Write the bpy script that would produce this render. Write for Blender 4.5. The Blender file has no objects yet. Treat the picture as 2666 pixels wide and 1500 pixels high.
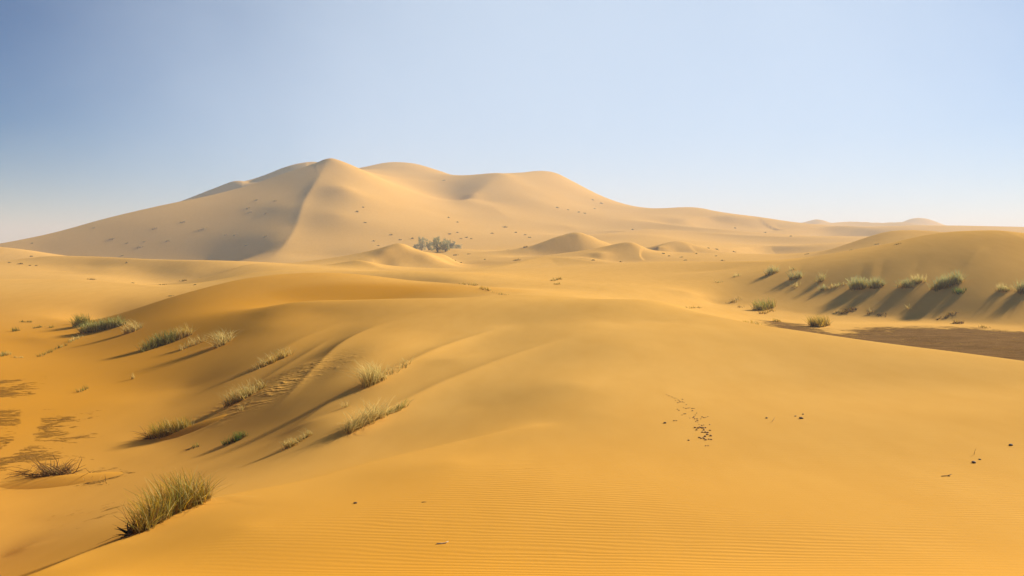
import bpy, math, random
import numpy as np
from mathutils import Vector, noise as mnoise

# ------------------------------------------------------------------ camera, sky, sun, exposure
F = 2092.0            # focal length in photograph pixels (2666 wide)
HZ = 640.0            # photograph row of the true horizon
ZC = 10.0             # camera height above datum; the valley floor lies about 7.6 m below the camera
SUN_AZ, SUN_EL = math.radians(51), math.radians(25)   # azimuth right of the view direction

sc = bpy.context.scene
col = sc.collection
cam_d = bpy.data.cameras.new('camera')
cam = bpy.data.objects.new('camera', cam_d)
col.objects.link(cam)
cam.location = (0, 0, ZC)
cam.rotation_euler = (math.pi / 2, 0, 0)
cam_d.sensor_width = 36.0
cam_d.lens = 36.0 * F / 2666.0
cam_d.shift_y = -(750.0 - HZ) / 2666.0
cam_d.clip_start = 0.1
cam_d.clip_end = 20000
sc.camera = cam

world = bpy.data.worlds.new('World')
sc.world = world
world.use_nodes = True
wn, wl = world.node_tree.nodes, world.node_tree.links
wn.clear()
sky = wn.new('ShaderNodeTexSky')
sky.sky_type = 'NISHITA'
sky.sun_disc = False
sky.sun_elevation = SUN_EL
sky.sun_rotation = SUN_AZ
sky.altitude = 2500
sky.air_density = 1.0
sky.dust_density = 0.0
sky.ozone_density = 3.0
bg = wn.new('ShaderNodeBackground')
bg.inputs['Strength'].default_value = 0.05
wo = wn.new('ShaderNodeOutputWorld')
hs = wn.new('ShaderNodeHueSaturation')
hs.inputs['Saturation'].default_value = 1.58
wl.new(sky.outputs[0], hs.inputs['Color'])
# a thin, very wide veil of high dust ahead of the camera, uneven like the photograph's
tc = wn.new('ShaderNodeTexCoord')
dt = wn.new('ShaderNodeVectorMath')
dt.operation = 'DOT_PRODUCT'
ax = Vector((math.sin(math.radians(9)), math.cos(math.radians(9)), 0.02)).normalized()
dt.inputs[1].default_value = ax
wl.new(tc.outputs['Generated'], dt.inputs[0])
vn = wn.new('ShaderNodeTexNoise')
vn.inputs['Scale'].default_value = 2.2
vn.inputs['Detail'].default_value = 4.0
vn.inputs['Distortion'].default_value = 0.6
wl.new(tc.outputs['Generated'], vn.inputs['Vector'])
va = wn.new('ShaderNodeMath')
va.operation = 'MULTIPLY_ADD'
va.inputs[1].default_value = 0.12
wl.new(vn.outputs['Fac'], va.inputs[0])
wl.new(dt.outputs['Value'], va.inputs[2])
vr = wn.new('ShaderNodeMapRange')
vr.interpolation_type = 'SMOOTHSTEP'
vr.inputs['From Min'].default_value = 0.74
vr.inputs['From Max'].default_value = 1.07
vr.inputs['To Max'].default_value = 0.68
wl.new(va.outputs[0], vr.inputs['Value'])
vm = wn.new('ShaderNodeMix')
vm.data_type = 'RGBA'
vm.inputs[7].default_value = (10.4, 12.0, 13.6, 1)
wl.new(vr.outputs[0], vm.inputs[0])
wl.new(hs.outputs[0], vm.inputs[6])
wl.new(vm.outputs[2], bg.inputs['Color'])
wl.new(bg.outputs[0], wo.inputs['Surface'])

sun_d = bpy.data.lights.new('sun', 'SUN')
sun = bpy.data.objects.new('sun', sun_d)
col.objects.link(sun)
sun_d.energy = 5.0
sun_d.angle = math.radians(0.6)
sun_d.color = (1.0, 0.93, 0.82)
SDIR = Vector((math.sin(SUN_AZ) * math.cos(SUN_EL), math.cos(SUN_AZ) * math.cos(SUN_EL), math.sin(SUN_EL)))
sun.rotation_euler = SDIR.to_track_quat('Z', 'Y').to_euler()
sun.location = SDIR * 500

sc.view_settings.view_transform = 'Standard'
sc.view_settings.look = 'None'
sc.view_settings.exposure = 0.77
sc.view_settings.gamma = 1.0
sc.view_settings.use_curve_mapping = False
sc.render.engine = 'CYCLES'
sc.cycles.use_denoising = True
sc.cycles.denoiser = 'OPENIMAGEDENOISE'
sc.cycles.max_bounces = 8
sc.cycles.volume_bounces = 2
sc.cycles.transparent_max_bounces = 16

RNG = random.Random(7)

# ------------------------------------------------------------------ terrain: a height field z(x, y)
# Every control line is a crest, streak, toe or slope of the dune field: (photo column, photo row, metres away).
# tag 'S' = sharp crest (amplitude, width of the brink); 'T' = a furrow or rib laid on the surface; None = plain surface points.
LINES = [
 # ---- near slope running down from the camera's dune
 ('fg1500', [(250,1500,10.3),(600,1500,9.9),(1000,1500,9.5),(1400,1500,9.2),(1900,1500,8.8),(2400,1500,8.4),(2700,1500,8.2),(3100,1500,8.0)], None),
 ('fg1350', [(640,1370,12.6),(1000,1350,12.6),(1500,1350,12.2),(2000,1350,11.9),(2400,1350,11.6),(2700,1350,11.4),(3100,1350,11.2)], None),
 ('fg1200', [(1180,1205,17.2),(1500,1200,16.8),(2000,1200,16.4),(2400,1200,15.8),(2700,1200,15.4),(3100,1200,15.0)], None),
 ('fg1080', [(1600,1080,21.9),(2000,1080,21.2),(2400,1080,20.2),(2700,1080,19.4),(3100,1080,18.4)], None),
 ('fg1000', [(1500,1000,26.8),(2000,1000,26.4),(2400,1000,25.0),(2700,1000,23.8)], None),
 ('fg900', [(1650,900,34.4),(1900,900,34.4),(2100,950,29.5)], None),
 ('fg840', [(1550,845,42.6),(1700,838,43.6)], None),
 # ---- C1: nearest crest, from the lower left corner up to the right
 ('C1', [(-150,1580,10.2),(0,1525,11.0),(109,1484,11.6),(217,1440,12.6),(304,1409,13.2),(357,1391,13.6),(450,1342,14.6),(543,1300,15.6),(621,1283,16.0),(800,1247,17.0),(940,1208,18.1),(1097,1170,19.3),(1324,1121,21.0),(1446,1100,21.8)], ('S',0.30,0.05)),
 ('gully1', [(560,1240,22.9),(700,1205,22.9),(850,1160,23.5),(1050,1110,24.7),(1250,1060,25.9)], None),
 ('gully0', [(-350,1450,20.5),(0,1455,18.5),(60,1430,18.2),(160,1400,18.0),(260,1360,18.8),(400,1285,22.8),(100,1360,22.5)], None),
 # ---- valley floor, left
 ('val1', [(-400,1300,26.6),(0,1300,26.5),(150,1230,29.6),(300,1200,30.8),(450,1190,29.9)], None),
 ('val2', [(-400,1130,36.0),(0,1130,36.0),(200,1150,34.3),(400,1150,33.4)], None),
 ('val3', [(-400,1050,43.0),(100,1050,42.8),(300,1050,42.0),(430,1060,40.0)], None),
 ('val4', [(-400,960,54.5),(0,955,55.0),(150,970,52.0),(330,1000,47.5),(480,1010,44.5)], None),
 # ---- spurs of the left flank
 ('B2', [(900,1110,25.0),(1050,1042,27.7),(1160,990,30.3),(1330,925,34.3),(1500,872,38.7)], ('S',0.26,0.022)),
 ('g12', [(800,1100,27.0),(1000,1010,30.8),(1160,935,35.5)], None),
 ('B1', [(726,1139,27.0),(870,1040,30.5),(960,987,32.3),(1064,940,35.5),(1160,898,39.3),(1330,845,46.0)], ('S',0.30,0.022)),
 ('g01', [(700,1110,30.3),(830,1010,33.4),(960,920,38.3),(1100,865,45.0)], None),
 ('B0', [(690,1085,31.8),(750,1030,33.8),(830,945,38.7),(900,885,44.0),(1010,835,51.0)], ('S',0.26,0.022)),
 ('bowlr', [(720,1012,35.8),(790,950,39.6)], None),
 ('Bm', [(640,1020,38.2),(700,978,40.6),(800,918,44.3),(880,870,49.0)], ('S',0.24,0.02)),
 ('Cl', [(590,995,42.3),(690,938,45.0),(780,884,48.8),(900,838,54.0)], ('S',0.12,0.02)),
 ('fl1', [(300,935,55.5),(430,905,57.0),(580,882,55.5),(700,850,55.5),(820,815,58.5)], None),
 ('fl2', [(100,880,70.0),(220,872,70.5),(330,855,69.0),(450,832,67.5),(600,830,61.6),(700,815,59.8)], None),
 ('fl0', [(-400,890,69.0),(0,890,69.0),(120,900,66.0),(200,930,58.5)], None),
 # ---- S: summit line of the near dune and its right hand brink
 ('S', [(770,788,62.2),(830,784,62.0),(900,782,62.0),(1025,778,61.5),(1200,775,61.0),(1322,768,61.5),(1444,771,60.0),(1619,782,56.0),(1708,787,54.4),(1750,791,53.0)], ('S',0.08,0.03)),
 ('Sr', [(1750,791,53.0),(1822,813,48.0),(1900,830,44.5),(1967,844,41.5),(2100,864,38.0),(2278,890,33.7),(2500,918,29.8),(2666,940,27.5),(2900,972,24.5)], ('S',0.12,0.05)),
 ('Srb', [(1750,815,66.0),(1822,845,60.5),(2000,885,53.0),(2300,932,45.0),(2666,990,37.5),(2900,1040,33.0)], None),
 # ---- D: orange bowl behind the summit
 ('Dbot', [(820,803,70.0),(900,800,71.0),(1100,795,70.0),(1200,783,69.0)], None),
 ('Dface', [(760,775,77.5),(850,768,78.5),(1000,765,78.0),(1120,762,76.5)], None),
 ('D', [(250,840,78.0),(332,813,79.0),(444,775,81.0),(559,743,84.5),(646,724,88.0),(734,714,91.0),(838,710,92.0),(950,716,92.0),(1060,729,90.0),(1200,741,84.0),(1269,757,76.5)], ('S',0.09,0.04)),
 ('Db', [(300,835,92.0),(444,793,94.0),(559,762,98.0),(700,733,110.0),(838,728,112.0),(1060,742,108.0),(1200,752,98.0)], None),
 # ---- E: orange dune on the left
 ('Etoe', [(-300,850,83.0),(0,845,84.0),(150,832,88.0)], None),
 ('Eface', [(-300,790,98.0),(0,795,96.0),(200,788,99.0),(300,778,102.0),(400,783,100.0)], None),
 ('Eface2', [(-300,750,112.0),(0,752,112.0),(150,757,109.0),(330,757,110.0)], None),
 ('E', [(-300,722,126.0),(0,726,125.0),(90,727,125.5),(210,729,125.0),(314,736,122.0),(419,748,115.0),(500,752,110.0)], ('S',0.07,0.05)),
 ('Eb', [(-300,742,150.0),(0,742,150.0),(210,745,148.0),(419,757,140.0),(500,756,138.0)], None),
 ('F0', [(-300,715,180.0),(0,715,180.0),(120,717,178.0),(250,722,176.0),(400,738,172.0),(480,736,174.0),(545,734,173.0)], None),
 ('F3', [(60,702,196.0),(140,708,190.0),(227,708,190.0),(349,692,197.0)], ('S',0.08,0.03)),
 ('F3h', [(150,692,208.0),(230,692,206.0)], None),
 ('Fsh', [(400,712,187.0),(500,708,183.0),(570,704,183.0)], None),
 ('F2', [(-200,690,225.0),(40,676,228.0),(122,667,228.0),(245,668,220.0),(384,675,205.0),(520,679,195.0),(629,681,195.0),(730,685,200.0)], ('S',0.07,0.04)),
 ('F2c', [(40,686,252.0),(245,677,242.0),(384,682,222.0),(520,686,212.0),(629,688,212.0),(730,692,216.0)], None),
 ('F2b', [(-200,705,280.0),(122,690,290.0),(384,692,270.0),(629,694,270.0)], None),
 ('Lo', [(-250,632,332.0),(0,644,330.0),(70,654,326.0),(129,667,318.0)], ('S',0.06,0.04)),
 ('Lob', [(-250,665,400.0),(0,668,400.0),(70,675,390.0)], None),
 # ---- G, H: low ridges left of centre
 ('G', [(530,730,150.0),(560,718,154.0),(600,703,160.0),(646,689,168.0),(720,686,172.0),(800,689,172.0),(850,689,172.0),(900,681,171.0),(934,677,170.0),(960,684,168.0),(990,696,165.0),(1060,704,163.0),(1199,708,160.0)], ('S',0.18,0.03)),
 ('G2', [(559,732,130.0),(646,712,132.0),(734,704,135.0),(850,702,136.0),(960,706,132.0)], ('S',0.05,0.03)),
 ('Gf', [(1000,716,115.0),(1100,721,112.0),(1200,728,107.0),(1290,722,112.0)], None),
 ('Gb', [(646,699,181.0),(760,698,187.0),(850,699,190.0),(934,697,196.0)], None),
 ('J', [(1199,708,160.0),(1270,699,170.0),(1339,686,182.0),(1390,673,192.0),(1426,668,195.0),(1480,671,193.0),(1584,684,180.0),(1700,682,165.0)], ('S',0.18,0.03)),
 ('Jb', [(1250,705,215.0),(1340,695,225.0),(1426,688,230.0),(1584,690,215.0)], None),
 # ---- surface between the summit and K
 ('Kl1', [(1300,745,98.0),(1450,752,92.0),(1600,755,92.0),(1700,757,96.0),(1800,765,98.0)], None),
 ('Kl2', [(1330,715,125.0),(1500,730,115.0),(1600,724,120.0),(1700,726,119.0),(1800,735,111.0)], None),
 ('Kl3', [(1400,700,150.0),(1500,702,145.0),(1700,698,142.0),(1850,706,130.0)], None),
 # ---- flats at the right
 ('FR1', [(2666,925,56.0),(2900,930,55.0)], None),
 ('FR2', [(2300,870,69.0),(2500,870,69.2),(2666,885,65.0),(2900,885,65.0)], None),
 ('FR3', [(1860,790,97.0),(1920,806,90.0),(2000,830,83.0),(2100,842,79.0),(2300,842,79.0),(2500,848,76.6)], None),
 # ---- K: the big dune at the right with shrubs on its face
 ('Ktoe', [(1880,772,101.0),(1950,790,96.0),(2020,806,91.5),(2112,818,88.3),(2240,822,86.5),(2358,827,84.5),(2569,843,78.5),(2666,847,77.5),(2900,850,77.0)], ('S',-0.07,0.03)),
 ('Kf1', [(1900,735,110.0),(1960,750,104.0),(2050,762,98.5),(2250,768,91.6),(2450,772,87.2),(2620,785,82.8),(2900,790,82.0)], None),
 ('Kf2', [(1850,708,126.0),(2050,712,107.5),(2250,703,99.2),(2450,692,95.6),(2620,700,91.2),(2900,715,88.0)], None),
 ('K', [(1584,688,180.0),(1700,682,172.0),(1760,681,162.0),(1900,681,143.0),(2041,681,125.0),(2147,663,119.0),(2288,639,115.0),(2428,609,112.0),(2534,601,110.0),(2611,602,108.0),(2666,621,103.0),(2800,660,98.0),(2950,690,94.0)], ('S',0.05,0.05)),
 ('Kb', [(1760,694,200.0),(1900,694,185.0),(2041,694,165.0),(2147,680,152.0),(2288,660,146.0),(2428,640,142.0),(2600,640,138.0),(2800,690,135.0)], None),
 ('Kh7', [(2010,706,109.5),(2022,694,115.0),(2036,684,121.0)], ('T',-0.08,0.012)),
 ('Kh6', [(2072,720,103.5),(2080,700,107.5),(2095,680,114.0)], ('T',-0.08,0.012)),
 ('Kh5', [(2500,732,92.0),(2530,690,96.0),(2570,640,101.5)], ('T',0.14,0.014)),
 ('Kh4', [(2376,738,92.5),(2384,706,96.0),(2400,670,101.0)], ('T',-0.10,0.012)),
 ('Kh3', [(2262,746,93.2),(2268,716,96.6),(2280,680,102.5)], ('T',0.12,0.008)),
 ('Kh2', [(2286,746,93.0),(2292,716,96.4),(2304,680,102.0)], ('T',-0.14,0.009)),
 ('Kh1', [(2236,748,93.4),(2240,718,96.8),(2250,680,103.0)], ('T',-0.14,0.010)),
 ('M', [(2100,672,205.0),(2140,662,208.0),(2217,632,212.0),(2305,604,214.0),(2375,599,215.0),(2463,605,214.0),(2600,622,212.0),(2800,640,212.0)], ('S',0.16,0.04)),
 ('Mb', [(2217,655,280.0),(2375,640,290.0),(2600,645,290.0)], None),
 # ---- middle peaks
 ('P1', [(940,694,220.0),(965,681,226.0),(1000,655,233.0),(1025,638,238.0),(1042,632,240.0),(1060,640,242.0),(1101,655,246.0),(1160,664,250.0)], ('S',0.36,0.03)),
 ('P1b', [(965,690,262.0),(1042,662,270.0),(1101,668,272.0)], None),
 ('P1r', [(990,697,225.0),(1050,680,231.0),(1108,661,238.0)], ('S',0.08,0.02)),
 ('P1f', [(1010,684,229.0),(1060,704,222.0),(1120,702,224.0)], None),
 ('mid', [(1060,668,318.0),(1130,652,330.0),(1182,647,335.0),(1304,654,330.0),(1400,646,316.0)], ('S',0.05,0.03)),
 ('midf', [(1180,692,232.0),(1200,676,276.0),(1300,680,250.0),(1280,665,290.0)], None),
 ('P2', [(1370,648,302.0),(1440,620,310.0),(1475,609,314.0),(1500,604,315.0),(1525,609,317.0),(1560,624,319.0),(1601,639,321.0),(1640,648,325.0)], ('S',0.36,0.03)),
 ('P2t', [(1339,664,294.0),(1444,665,298.0),(1530,657,301.0)], ('S',-0.06,0.02)),
 ('P2b', [(1440,640,360.0),(1500,628,362.0),(1580,640,362.0)], None),
 ('P3', [(1540,672,240.0),(1580,655,252.0),(1620,633,260.0),(1640,630,261.0),(1660,635,262.0),(1688,650,262.0),(1750,666,255.0)], ('S',0.20,0.03)),
 ('P3t', [(1549,679,243.0),(1640,677,246.0),(1700,676,244.0)], None),
 ('P3b', [(1600,655,305.0),(1640,650,305.0),(1700,660,305.0)], None),
 ('P4', [(1690,655,300.0),(1720,640,310.0),(1760,627,318.0),(1800,634,320.0),(1850,648,318.0)], ('S',0.14,0.03)),
 ('P4t', [(1720,656,301.0),(1760,656,304.0),(1810,656,304.0)], None),
 # ---- plain rising behind K to the right
 ('pl1', [(1800,672,236.0),(1900,672,232.0),(2040,672,226.0)], None),
 ('pl2', [(1800,658,275.0),(1918,661,262.0),(2060,661,262.0)], None),
 ('pl3', [(1800,648,330.0),(1900,645,360.0),(2000,640,395.0),(2140,645,370.0)], ('S',0.22,0.02)),
 ('pl3t', [(1850,658,338.0),(1920,656,355.0),(2000,656,383.0),(2100,656,365.0)], None),
 ('pl4', [(1700,612,450.0),(1850,628,462.0),(2000,632,470.0),(2150,634,455.0)], None),
 ('pl5', [(1700,597,545.0),(1800,603,520.0),(1950,612,500.0),(2150,620,480.0)], ('S',0.22,0.025)),
 ('N0', [(1640,570,640.0),(1750,585,590.0),(1870,596,570.0),(2000,607,560.0),(2140,616,540.0)], ('S',0.20,0.025)),
 ('N0f', [(1780,583,646.0),(1850,585,670.0),(1930,587,688.0),(2010,589,700.0)], None),
 ('N1', [(1740,583,640.0),(1788,572,660.0),(1840,565,690.0),(1901,562,700.0),(1960,567,712.0),(2006,572,720.0),(2060,582,720.0)], ('S',0.28,0.03)),
 ('N2', [(1990,600,660.0),(2059,600,660.0),(2130,592,690.0),(2200,588,700.0),(2250,593,695.0),(2288,602,670.0)], ('S',0.28,0.03)),
 ('N2t', [(2080,611,648.0),(2150,613,670.0),(2230,613,674.0),(2290,613,656.0)], None),
 ('N1b', [(1840,585,820.0),(2000,592,850.0),(2200,602,850.0)], None),
 ('N3', [(2080,586,1000.0),(2150,582,1060.0),(2217,577,1100.0),(2300,580,1110.0),(2350,578,1110.0),(2420,588,1100.0),(2500,600,1050.0)], ('S',0.26,0.03)),
 ('N3t', [(2230,591,1072.0),(2330,591,1082.0),(2430,598,1065.0)], None),
 ('N3b', [(2100,600,1200.0),(2250,598,1250.0),(2450,606,1200.0)], None),
 ('N4', [(2085,588,1280.0),(2110,577,1300.0),(2129,571,1310.0),(2150,576,1310.0),(2175,586,1300.0)], ('S',0.06,0.02)),
 ('N4b', [(2040,604,1380.0),(2095,604,1390.0),(2129,594,1400.0),(2180,604,1400.0),(2300,606,1450.0),(2393,590,1530.0),(2463,606,1530.0),(2560,612,1640.0),(2657,611,1740.0)], None),
 ('N5', [(2340,584,1390.0),(2365,571,1400.0),(2393,567,1410.0),(2420,571,1410.0),(2463,588,1400.0),(2490,594,1420.0),(2516,592,1450.0),(2560,598,1500.0),(2610,598,1550.0),(2657,595,1600.0),(2750,597,1600.0),(2900,600,1600.0)], ('S',0.06,0.02)),
 ('N5b', [(1900,625,1700.0),(2130,622,1750.0),(2393,625,1850.0),(2657,625,2000.0),(2900,625,2000.0)], None),
 # ---- the great dune
 ('ridge', [(858,411,640.0),(831,460,590.0),(793,523,530.0),(769,593,470.0),(744,632,432.0),(713,667,398.0),(690,684,380.0)], ('S',0.20,0.02)),
 ('ridgeT', [(905,400,730.0),(880,400,685.0),(858,411,640.0),(831,460,590.0),(793,523,530.0),(769,593,470.0)], ('T',0.07,0.015)),
 ('skyL', [(-500,700,448.0),(-200,668,474.0),(0,636,490.0),(140,607,508.0),(279,568,532.0),(419,535,557.0),(541,510,583.0),(650,482,610.0),(740,451,630.0),(821,425,643.0),(858,411,640.0)], ('S',0.12,0.025)),
 ('skyLc', [(-200,685,510.0),(0,655,528.0),(140,625,550.0),(279,587,576.0),(419,553,604.0),(541,527,630.0)], None),
 ('apexT', [(700,470,620.0),(740,450,632.0),(821,425,643.0),(858,411,640.0),(885,425,660.0),(937,441,690.0),(990,450,705.0)], ('T',0.16,0.02)),
 ('apexb', [(650,500,668.0),(740,470,682.0),(821,444,692.0),(858,432,694.0),(885,440,712.0)], None),
 ('skyLb', [(-500,720,560.0),(-200,690,600.0),(0,668,640.0),(279,605,680.0),(541,545,720.0),(700,490,725.0)], None),
 ('faceL', [(100,650,484.0),(279,620,498.0),(419,600,506.0),(541,580,515.0),(650,560,521.0),(735,540,523.0)], None),
 ('faceL2', [(-200,705,446.0),(100,690,463.0),(279,690,461.0),(419,686,456.0),(541,682,446.0),(640,672,430.0),(700,645,433.0),(735,600,468.0)], None),
 ('pk0', [(560,505,760.0),(585,485,770.0),(611,471,775.0),(640,473,778.0),(670,474,770.0)], ('S',0.08,0.02)),
 ('pk1', [(660,477,780.0),(681,466,790.0),(734,438,800.0),(786,424,810.0),(817,421,810.0),(860,430,800.0)], ('S',0.08,0.03)),
 ('pkb', [(560,560,950.0),(680,540,1000.0),(800,520,1000.0)], None),
 ('crR', [(858,411,640.0),(885,425,660.0),(937,441,690.0),(1000,457,708.0),(1060,468,722.0),(1130,473,738.0),(1180,470,745.0),(1234,462,752.0),(1287,453,758.0),(1304,452,760.0)], ('S',0.14,0.03)),
 ('rear', [(920,444,825.0),(937,439,830.0),(980,428,860.0),(1025,422,880.0),(1088,428,872.0),(1130,440,850.0),(1182,457,825.0)], ('S',0.14,0.03)),
 ('rearc', [(937,455,905.0),(1025,440,950.0),(1088,447,940.0),(1182,474,890.0),(1287,470,835.0),(1409,463,925.0),(1480,487,905.0),(1549,522,885.0),(1653,553,855.0),(1780,557,845.0)], None),
 ('crR2', [(1287,453,758.0),(1340,450,800.0),(1409,445,850.0),(1440,448,852.0),(1480,466,842.0),(1549,502,820.0),(1600,523,806.0),(1653,537,792.0),(1723,544,782.0),(1780,542,782.0),(1830,545,780.0),(1880,556,770.0)], ('S',0.06,0.02)),
 ('rearb', [(920,500,1050.0),(1088,490,1080.0),(1287,500,1080.0),(1440,500,1060.0),(1653,570,980.0),(1830,580,950.0)], None),
 ('bowl', [(1130,490,715.0),(1170,505,700.0),(1199,522,668.0)], None),
 ('bowlR', [(1304,453,758.0),(1275,475,722.0),(1250,495,695.0),(1215,520,656.0),(1190,535,630.0)], ('S',0.10,0.03)),
 ('str2', [(1335,456,770.0),(1390,490,735.0),(1444,527,700.0),(1514,551,672.0),(1640,570,640.0),(1750,585,590.0)], None),
 ('fc1', [(900,490,558.0),(960,500,572.0),(1030,500,608.0),(1090,505,648.0)], None),
 ('fc2', [(880,560,495.0),(960,560,506.0),(1060,550,545.0),(1150,558,570.0)], None),
 ('fc3', [(830,620,446.0),(900,620,447.0),(1000,620,452.0),(1100,612,467.0),(1180,600,495.0)], None),
 ('fc4', [(770,665,402.0),(860,664,405.0),(960,655,405.0),(1060,652,405.0),(1140,650,408.0),(1240,646,412.0),(1340,640,420.0),(1480,632,430.0)], None),
 ('fc5', [(1260,520,670.0),(1300,550,620.0),(1340,580,570.0)], ('S',0.05,0.06)),
 ('fc6', [(1400,510,710.0),(1450,560,640.0),(1480,590,570.0)], None),
 ('fc7', [(1280,605,505.0),(1400,612,500.0),(1500,612,500.0),(1600,606,515.0)], None),
 ('fc8', [(1550,540,730.0),(1650,556,700.0)], None),
 ('foot', [(720,692,350.0),(800,684,340.0),(900,678,330.0),(960,672,330.0)], None),
 ('m2', [(1420,604,540.0),(1500,606,548.0),(1600,600,560.0),(1720,603,545.0)], ('S',0.20,0.025)),
 # ---- far rim
 ('far', [(-900,655,2600.0),(0,655,2600.0),(700,650,2600.0),(1400,640,2600.0),(2000,640,2600.0),(2700,630,2600.0),(3500,640,2600.0)], None),
 ('far2', [(-900,648,4500.0),(0,648,4500.0),(1333,646,4500.0),(2700,640,4500.0),(3500,642,4500.0)], None),
]
# plain points off to the sides and near the camera: (x/y, metres, z below camera)
XYZ = []
for tn in (-1.0, -0.55, 0.0, 0.55, 1.0):
    XYZ += [(tn, 1.6, -1.75), (tn, 2.6, -1.95), (tn, 4.0, -2.35), (tn, 6.0, -2.75 - 0.25 * max(0, -tn))]
for d, z in ((9, -4.6), (13, -6.8), (20, -8.2), (33, -8.4), (50, -8.4), (75, -8.3), (105, -7.0), (150, -6.6), (220, -6.0), (320, -5.5), (450, -5.0), (700, -6.0), (1200, -8.0)):
    XYZ.append((-1.0, d, z))
for d, z in ((9, -3.4), (14, -3.7), (22, -4.0), (33, -6.0), (50, -7.4), (66, -7.5), (80, -7.0), (100, -1.0), (140, -3.0), (210, 0.0), (330, 0.0), (500, 5.0), (800, 10.0), (1200, 16.0)):
    XYZ.append((1.0, d, z))


def catmull(P, n_per):
    P = np.asarray(P, float)
    if len(P) < 3:
        P = np.vstack([P[0], (P[0] + P[-1]) / 2, P[-1]])
    out = []
    Q = np.vstack([2 * P[0] - P[1], P, 2 * P[-1] - P[-2]])
    for i in range(1, len(Q) - 2):
        seg = np.linalg.norm(Q[i + 1, :2] - Q[i, :2])
        n = max(1, int(math.ceil(seg / n_per)))
        for k in range(n):
            s = k / n
            a, b, c, d = Q[i - 1], Q[i], Q[i + 1], Q[i + 2]
            out.append(0.5 * ((2 * b) + (c - a) * s + (2 * a - 5 * b + 4 * c - d) * s * s + (3 * b - a - 3 * c + d) * s ** 3))
    out.append(P[-1])
    return np.array(out)


def to_uvt(px, py, d):
    return ((px - 1333.0) / F, math.log(d), -(py - HZ) / F)


ctrl, tents = [], []
for nm, pts, tag in LINES:
    C = np.array([to_uvt(*p) for p in pts])
    D = catmull(C, 0.035)
    if not (tag and tag[0] == 'T'):
        ctrl.append(D)
    if tag:
        tents.append((catmull(C, 0.007)[:, :2], tag[1], tag[2]))
for tn, d, z in XYZ:
    ctrl.append(np.array([[tn, math.log(d), z / d]]))
ctrl = np.vstack(ctrl)
# merge near-duplicate control points
key = np.round(ctrl[:, :2] / 0.006).astype(int)
_, idx = np.unique(key, axis=0, return_index=True)
ctrl = ctrl[np.sort(idx)]


def tent_field(u, v):
    """Sharp brinks: a cusp along each crest that dies away on both sides and at the ends."""
    T = np.zeros_like(u)
    for L, A, w in tents:
        lo, hi = L.min(0) - 5 * w, L.max(0) + 5 * w
        m = (u > lo[0]) & (u < hi[0]) & (v > lo[1]) & (v < hi[1])
        if not m.any():
            continue
        uu, vv = u[m], v[m]
        best = np.full(uu.shape, 1e9)
        arc = np.zeros(uu.shape)
        seg = np.linalg.norm(np.diff(L, axis=0), axis=1)
        tot = seg.sum()
        acc = 0.0
        for k in range(len(L) - 1):
            a, b = L[k], L[k + 1]
            dx, dy = b - a
            l2 = dx * dx + dy * dy + 1e-12
            s = np.clip(((uu - a[0]) * dx + (vv - a[1]) * dy) / l2, 0, 1)
            d2 = (uu - a[0] - s * dx) ** 2 + (vv - a[1] - s * dy) ** 2
            q = d2 < best
            best = np.where(q, d2, best)
            arc = np.where(q, acc + s * seg[k], arc)
            acc += seg[k]
        e = 0.0022
        D = np.sqrt(best + e * e)
        ends = min(0.42 * tot, 0.16)
        tp = np.clip(np.minimum(arc, tot - arc) / ends, 0, 1)
        tp = tp * tp * (3 - 2 * tp)
        T[m] += A * w * np.exp(-D / w) * tp
    return T


def tps_kernel(d2):
    return 0.5 * d2 * np.log(d2 + 1e-12)


cu, cv = ctrl[:, 0], ctrl[:, 1]
ct = ctrl[:, 2] - tent_field(cu, cv)
N = len(ctrl)
A_ = np.zeros((N + 3, N + 3))
d2 = (cu[:, None] - cu[None]) ** 2 + (cv[:, None] - cv[None]) ** 2
A_[:N, :N] = tps_kernel(d2) + np.eye(N) * 3e-6
A_[:N, N:] = np.stack([np.ones(N), cu, cv], 1)
A_[N:, :N] = A_[:N, N:].T
sol = np.linalg.solve(A_, np.concatenate([ct, np.zeros(3)]))
W_, P_ = sol[:N], sol[N:]
cu32, cv32 = cu, cv


def tps(u, v):
    out = np.empty(u.shape)
    for i in range(0, len(u), 20000):
        a, b = u[i:i + 20000], v[i:i + 20000]
        d2 = (a[:, None] - cu32) ** 2 + (b[:, None] - cv32) ** 2
        out[i:i + 20000] = (0.5 * d2 * np.log(d2 + 1e-12)) @ W_
    return out + P_[0] + P_[1] * u + P_[2] * v


# table of the smooth part, then cubic look-up
UT0, UT1, NU = -1.05, 1.05, 361
VT0, VT1, NV = math.log(1.5), math.log(5200), 521
gu, gv = np.meshgrid(np.linspace(UT0, UT1, NU), np.linspace(VT0, VT1, NV), indexing='ij')
TAB = tps(gu.ravel(), gv.ravel()).reshape(NU, NV)


def cub(s):
    return (0.5 * (-s + 2 * s * s - s ** 3), 0.5 * (2 - 5 * s * s + 3 * s ** 3), 0.5 * (s + 4 * s * s - 3 * s ** 3), 0.5 * (-s * s + s ** 3))


def smooth_t(u, v):
    fu = np.clip((u - UT0) / (UT1 - UT0) * (NU - 1), 1, NU - 2.001)
    fv = np.clip((v - VT0) / (VT1 - VT0) * (NV - 1), 1, NV - 2.001)
    iu, iv = fu.astype(int), fv.astype(int)
    iu, iv = np.minimum(iu, NU - 3), np.minimum(iv, NV - 3)
    wu, wv = cub(fu - iu), cub(fv - iv)
    r = 0
    for a in range(4):
        for b in range(4):
            r = r + wu[a] * wv[b] * TAB[iu + a - 1, iv + b - 1]
    return r


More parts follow.
